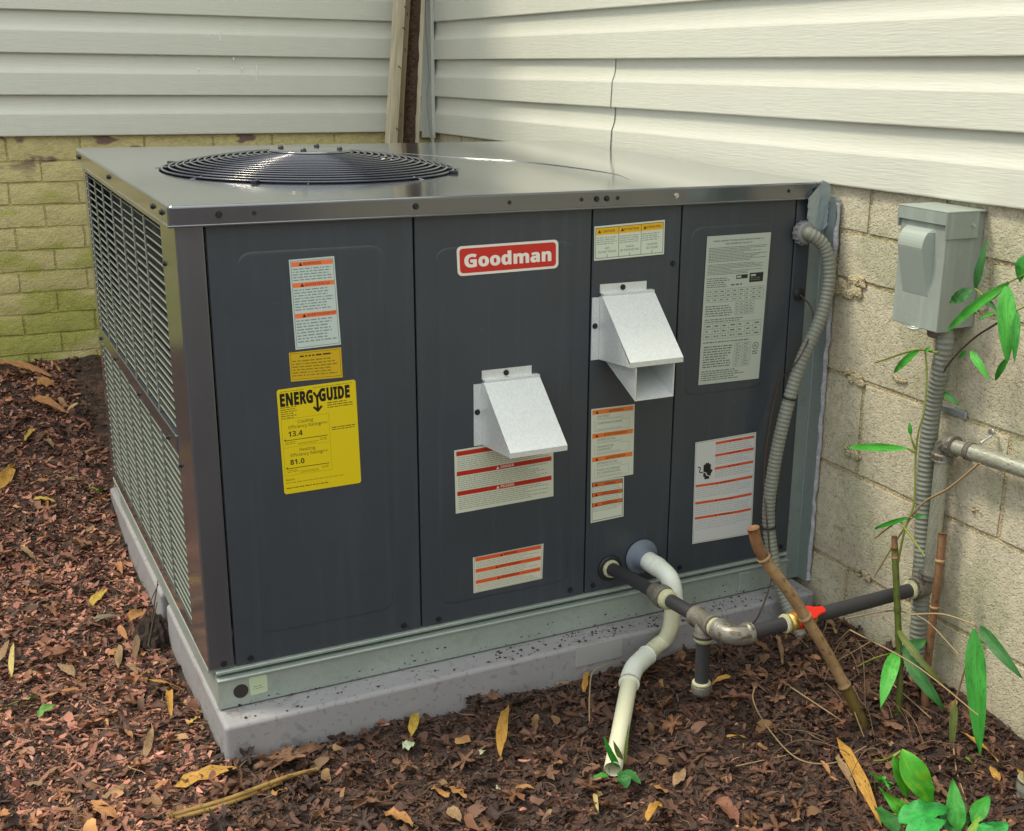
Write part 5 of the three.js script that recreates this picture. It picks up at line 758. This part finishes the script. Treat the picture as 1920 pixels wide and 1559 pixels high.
// ---------------------------------------------------------------- fallen leaves that can be told apart
const spot = (x, z) => z < -1.42 ? 'near the brick wall' : x < 0.0 && z < -0.52 ? 'beside the coil guard' : x < 0.02 ? 'left of the pad corner' : x < 0.42 ? 'in front of the warning-labelled panel' : x < 0.75 ? 'near the drain pipe mouth' : x < 1.02 ? 'below the gas pipe' : 'among the bamboo by the block wall';
const base = { t: 'tan dry leaf', y: 'pale yellow narrow leaf', o: 'orange-brown lance-shaped leaf', v: 'wide yellow-green leaf', n: 'small fresh green leaf', l: 'bright yellow fallen leaf', g: 'flat dull grey-brown leaf', O: 'broad curled orange leaf', b: 'dark brown leaf sheath', G: 'golden dry bamboo sheath', r: 'dark reddish brown leaf', m: 'pale mint green leaf scrap', P: 'crumpled brown lobed leaf' };
LEAVES.forEach(([x1, z1, x2, z2, w, k], i) => {
  const y1 = gy(x1, z1) + 0.010 + 0.006 * h2(i, 1), y2 = gy(x2, z2) + 0.010 + 0.006 * h2(i, 2), L = Math.hypot(x2 - x1, z2 - z1);
  const label = (L > 0.115 ? 'very long ' : L > 0.065 ? 'long ' : 'short ') + base[k] + ' on the mulch ' + spot((x1 + x2) / 2, (z1 + z2) / 2);
  const up = V((h2(i, 3) - 0.5) * 0.9, 1, (h2(i, 4) - 0.5) * 0.9);
  const g = k === 'P' ? lobed([x1, y1, z1], [x2, y2, z2], w * 1.15, { seed: i + 1 }) : blade([x1, y1, z1], [x2, y2, z2], w * 1.1, { up, sag: 0.03 + 0.09 * h2(i, 5), fold: (h2(i, 6) - 0.3) * 0.8, shape: k === 'O' || k === 'm' ? 0.9 : 0.75, twist: (h2(i, 8) - 0.5) * 1.2, wave: 0.5, rag: k === 'O' ? 0.4 : 0.15, seed: i + 1 });
  single(k === 'G' ? 'bamboo_sheath' : 'fallen_leaf', g, deads[k], label, 'leaf', 'fallen leaves: ' + label);
});

// ---------------------------------------------------------------- leaf litter and shredded bark that nobody could count
{
  const R = rng(2024), inside = (x, z) => x > -0.004 && x < 1.34 && z > -1.32 && z < 0.074;
  const cA = [[0.085, 0.046, 0.034], [0.12, 0.062, 0.044], [0.05, 0.030, 0.024], [0.15, 0.080, 0.052], [0.095, 0.050, 0.040], [0.04, 0.025, 0.020], [0.11, 0.062, 0.048], [0.065, 0.037, 0.029]];
  const cD = [[0.24, 0.115, 0.09], [0.19, 0.092, 0.068], [0.28, 0.15, 0.115], [0.16, 0.072, 0.058]]; // drier, redder bark, tones raised to carry sunlight on the left ground
  const cB = [[0.20, 0.12, 0.065], [0.15, 0.075, 0.045], [0.26, 0.17, 0.09], [0.11, 0.065, 0.045], [0.33, 0.19, 0.085], [0.17, 0.10, 0.075]];
  function scatter(geo, count, cols, size, mat, name, label, tiltMax, lift) {
    const im = new THREE.InstancedMesh(geo, mat, count), m = new THREE.Matrix4(), q = new THREE.Quaternion(), e = new THREE.Euler(), c = new THREE.Color();
    for (let i = 0; i < count; i++) {
      let x, z; do { const u = R(); if (u < 0.04) { x = lerp(-0.1, 1.33, R() ** 1.6); z = lerp(-2.28, -1.33, R()); } else if (u < 0.45) { x = lerp(-0.62, 0.02, R()); z = lerp(-2.28, 0.4, R() ** 0.8); } else if (u < 0.92) { x = lerp(-0.5, 1.34, R()); z = lerp(0.05, 1.05, R()); } else { x = lerp(-2.2, 1.34, R()); z = lerp(-2.28, 2.4, R()); } } while (inside(x, z));
      const s = size * (0.4 + 1.5 * R() ** 2.6); e.set((R() - 0.5) * tiltMax, R() * 6.283, (R() - 0.5) * tiltMax); q.setFromEuler(e);
      m.compose(V(x, gy(x, z) + lift * s + 0.004 * R(), z), q, V(s * (0.7 + 0.6 * R()), s, s * (0.7 + 0.6 * R()))); im.setMatrixAt(i, m);
      const dry = x < -0.04 + 0.12 * vn(z * 5, 3, 0, 0, 6) ? R() < 0.72 : R() < 0.03, k = dry && cols === cA ? cD[Math.floor(R() * cD.length)] : cols[Math.floor(R() * cols.length)], f = (dry ? 1.35 : 0.72) * (0.6 + 0.8 * R()); im.setColorAt(i, c.setRGB(k[0] * f * 1.12, k[1] * f, k[2] * f * 0.86));  // sunlight left of the pad is painted in: most litter there gets lighter colour
    }
    im.name = name; im.castShadow = im.receiveShadow = true; im.userData = { kind: 'stuff', label, category: 'litter' }; scene.add(im);
  }
  const chip = s => { const g = new THREE.BoxGeometry(1, 0.16, 0.26, 3, 1, 1), p = g.attributes.position; for (let i = 0; i < p.count; i++) { const x = p.getX(i); p.setY(i, p.getY(i) * (1 - 0.8 * Math.abs(x)) + 0.12 * Math.sin(x * 3 + s) + 0.05 * (h2(Math.round(x * 3), s, 3) - 0.5)); p.setZ(i, p.getZ(i) * (1.25 - 1.6 * x * x) + 0.14 * Math.sin(x * 2.5 + s * 2)); } g.computeVertexNormals(); return g; };
  const shred = s => { const pos = [], idx = [], n = 5; for (let i = 0; i <= n; i++) { const t = i / n - 0.5, w = 0.24 * Math.sqrt(Math.max(0.02, 1 - 3.6 * t * t)) * (0.6 + 0.8 * h2(i, s, 3)); for (const k of [-1, 0, 1]) pos.push(t, 0.16 * Math.cos(t * 3.4 + s) + 0.13 * Math.abs(k) * (h2(i, k + 2, s) - 0.2), k * w + 0.08 * Math.sin(t * 5 + s)); } for (let i = 0; i < n; i++) for (let k = 0; k < 2; k++) { const a = i * 3 + k; idx.push(a, a + 1, a + 3, a + 3, a + 1, a + 4); } return fromArr(pos, idx); };
  const twig = s => sweep([[-0.5, 0, 0], [-0.15, 0.08, 0.12 * Math.sin(s)], [0.2, 0.02, -0.06 * Math.cos(s)], [0.5, 0.05, 0.04]], u => 0.020 * (1 - 0.5 * u), 6, 5);
  const lobedBit = lobed([-0.5, 0, 0], [0.5, 0, 0], 0.9, { seed: 3 }), cC = [[0.13, 0.065, 0.042], [0.09, 0.048, 0.034], [0.18, 0.09, 0.048], [0.07, 0.040, 0.030], [0.06, 0.035, 0.028]];
  const mL = M([1, 1, 1], { roughness: 0.72 });
  const tw = [[0.13, 0.085, 0.055], [0.09, 0.055, 0.04], [0.24, 0.17, 0.11], [0.05, 0.035, 0.028], [0.07, 0.045, 0.035]];
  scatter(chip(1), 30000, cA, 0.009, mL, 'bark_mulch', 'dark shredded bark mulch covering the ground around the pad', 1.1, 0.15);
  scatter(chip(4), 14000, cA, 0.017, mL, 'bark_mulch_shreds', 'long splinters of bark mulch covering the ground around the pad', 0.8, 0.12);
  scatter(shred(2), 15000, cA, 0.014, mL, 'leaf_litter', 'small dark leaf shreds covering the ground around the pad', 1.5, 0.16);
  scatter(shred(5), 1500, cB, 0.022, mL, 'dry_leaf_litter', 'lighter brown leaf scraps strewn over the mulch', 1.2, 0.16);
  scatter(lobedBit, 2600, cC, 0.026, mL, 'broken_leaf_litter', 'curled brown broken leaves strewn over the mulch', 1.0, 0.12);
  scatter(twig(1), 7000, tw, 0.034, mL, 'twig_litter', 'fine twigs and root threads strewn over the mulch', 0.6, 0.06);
}
renderer.render(scene, camera);
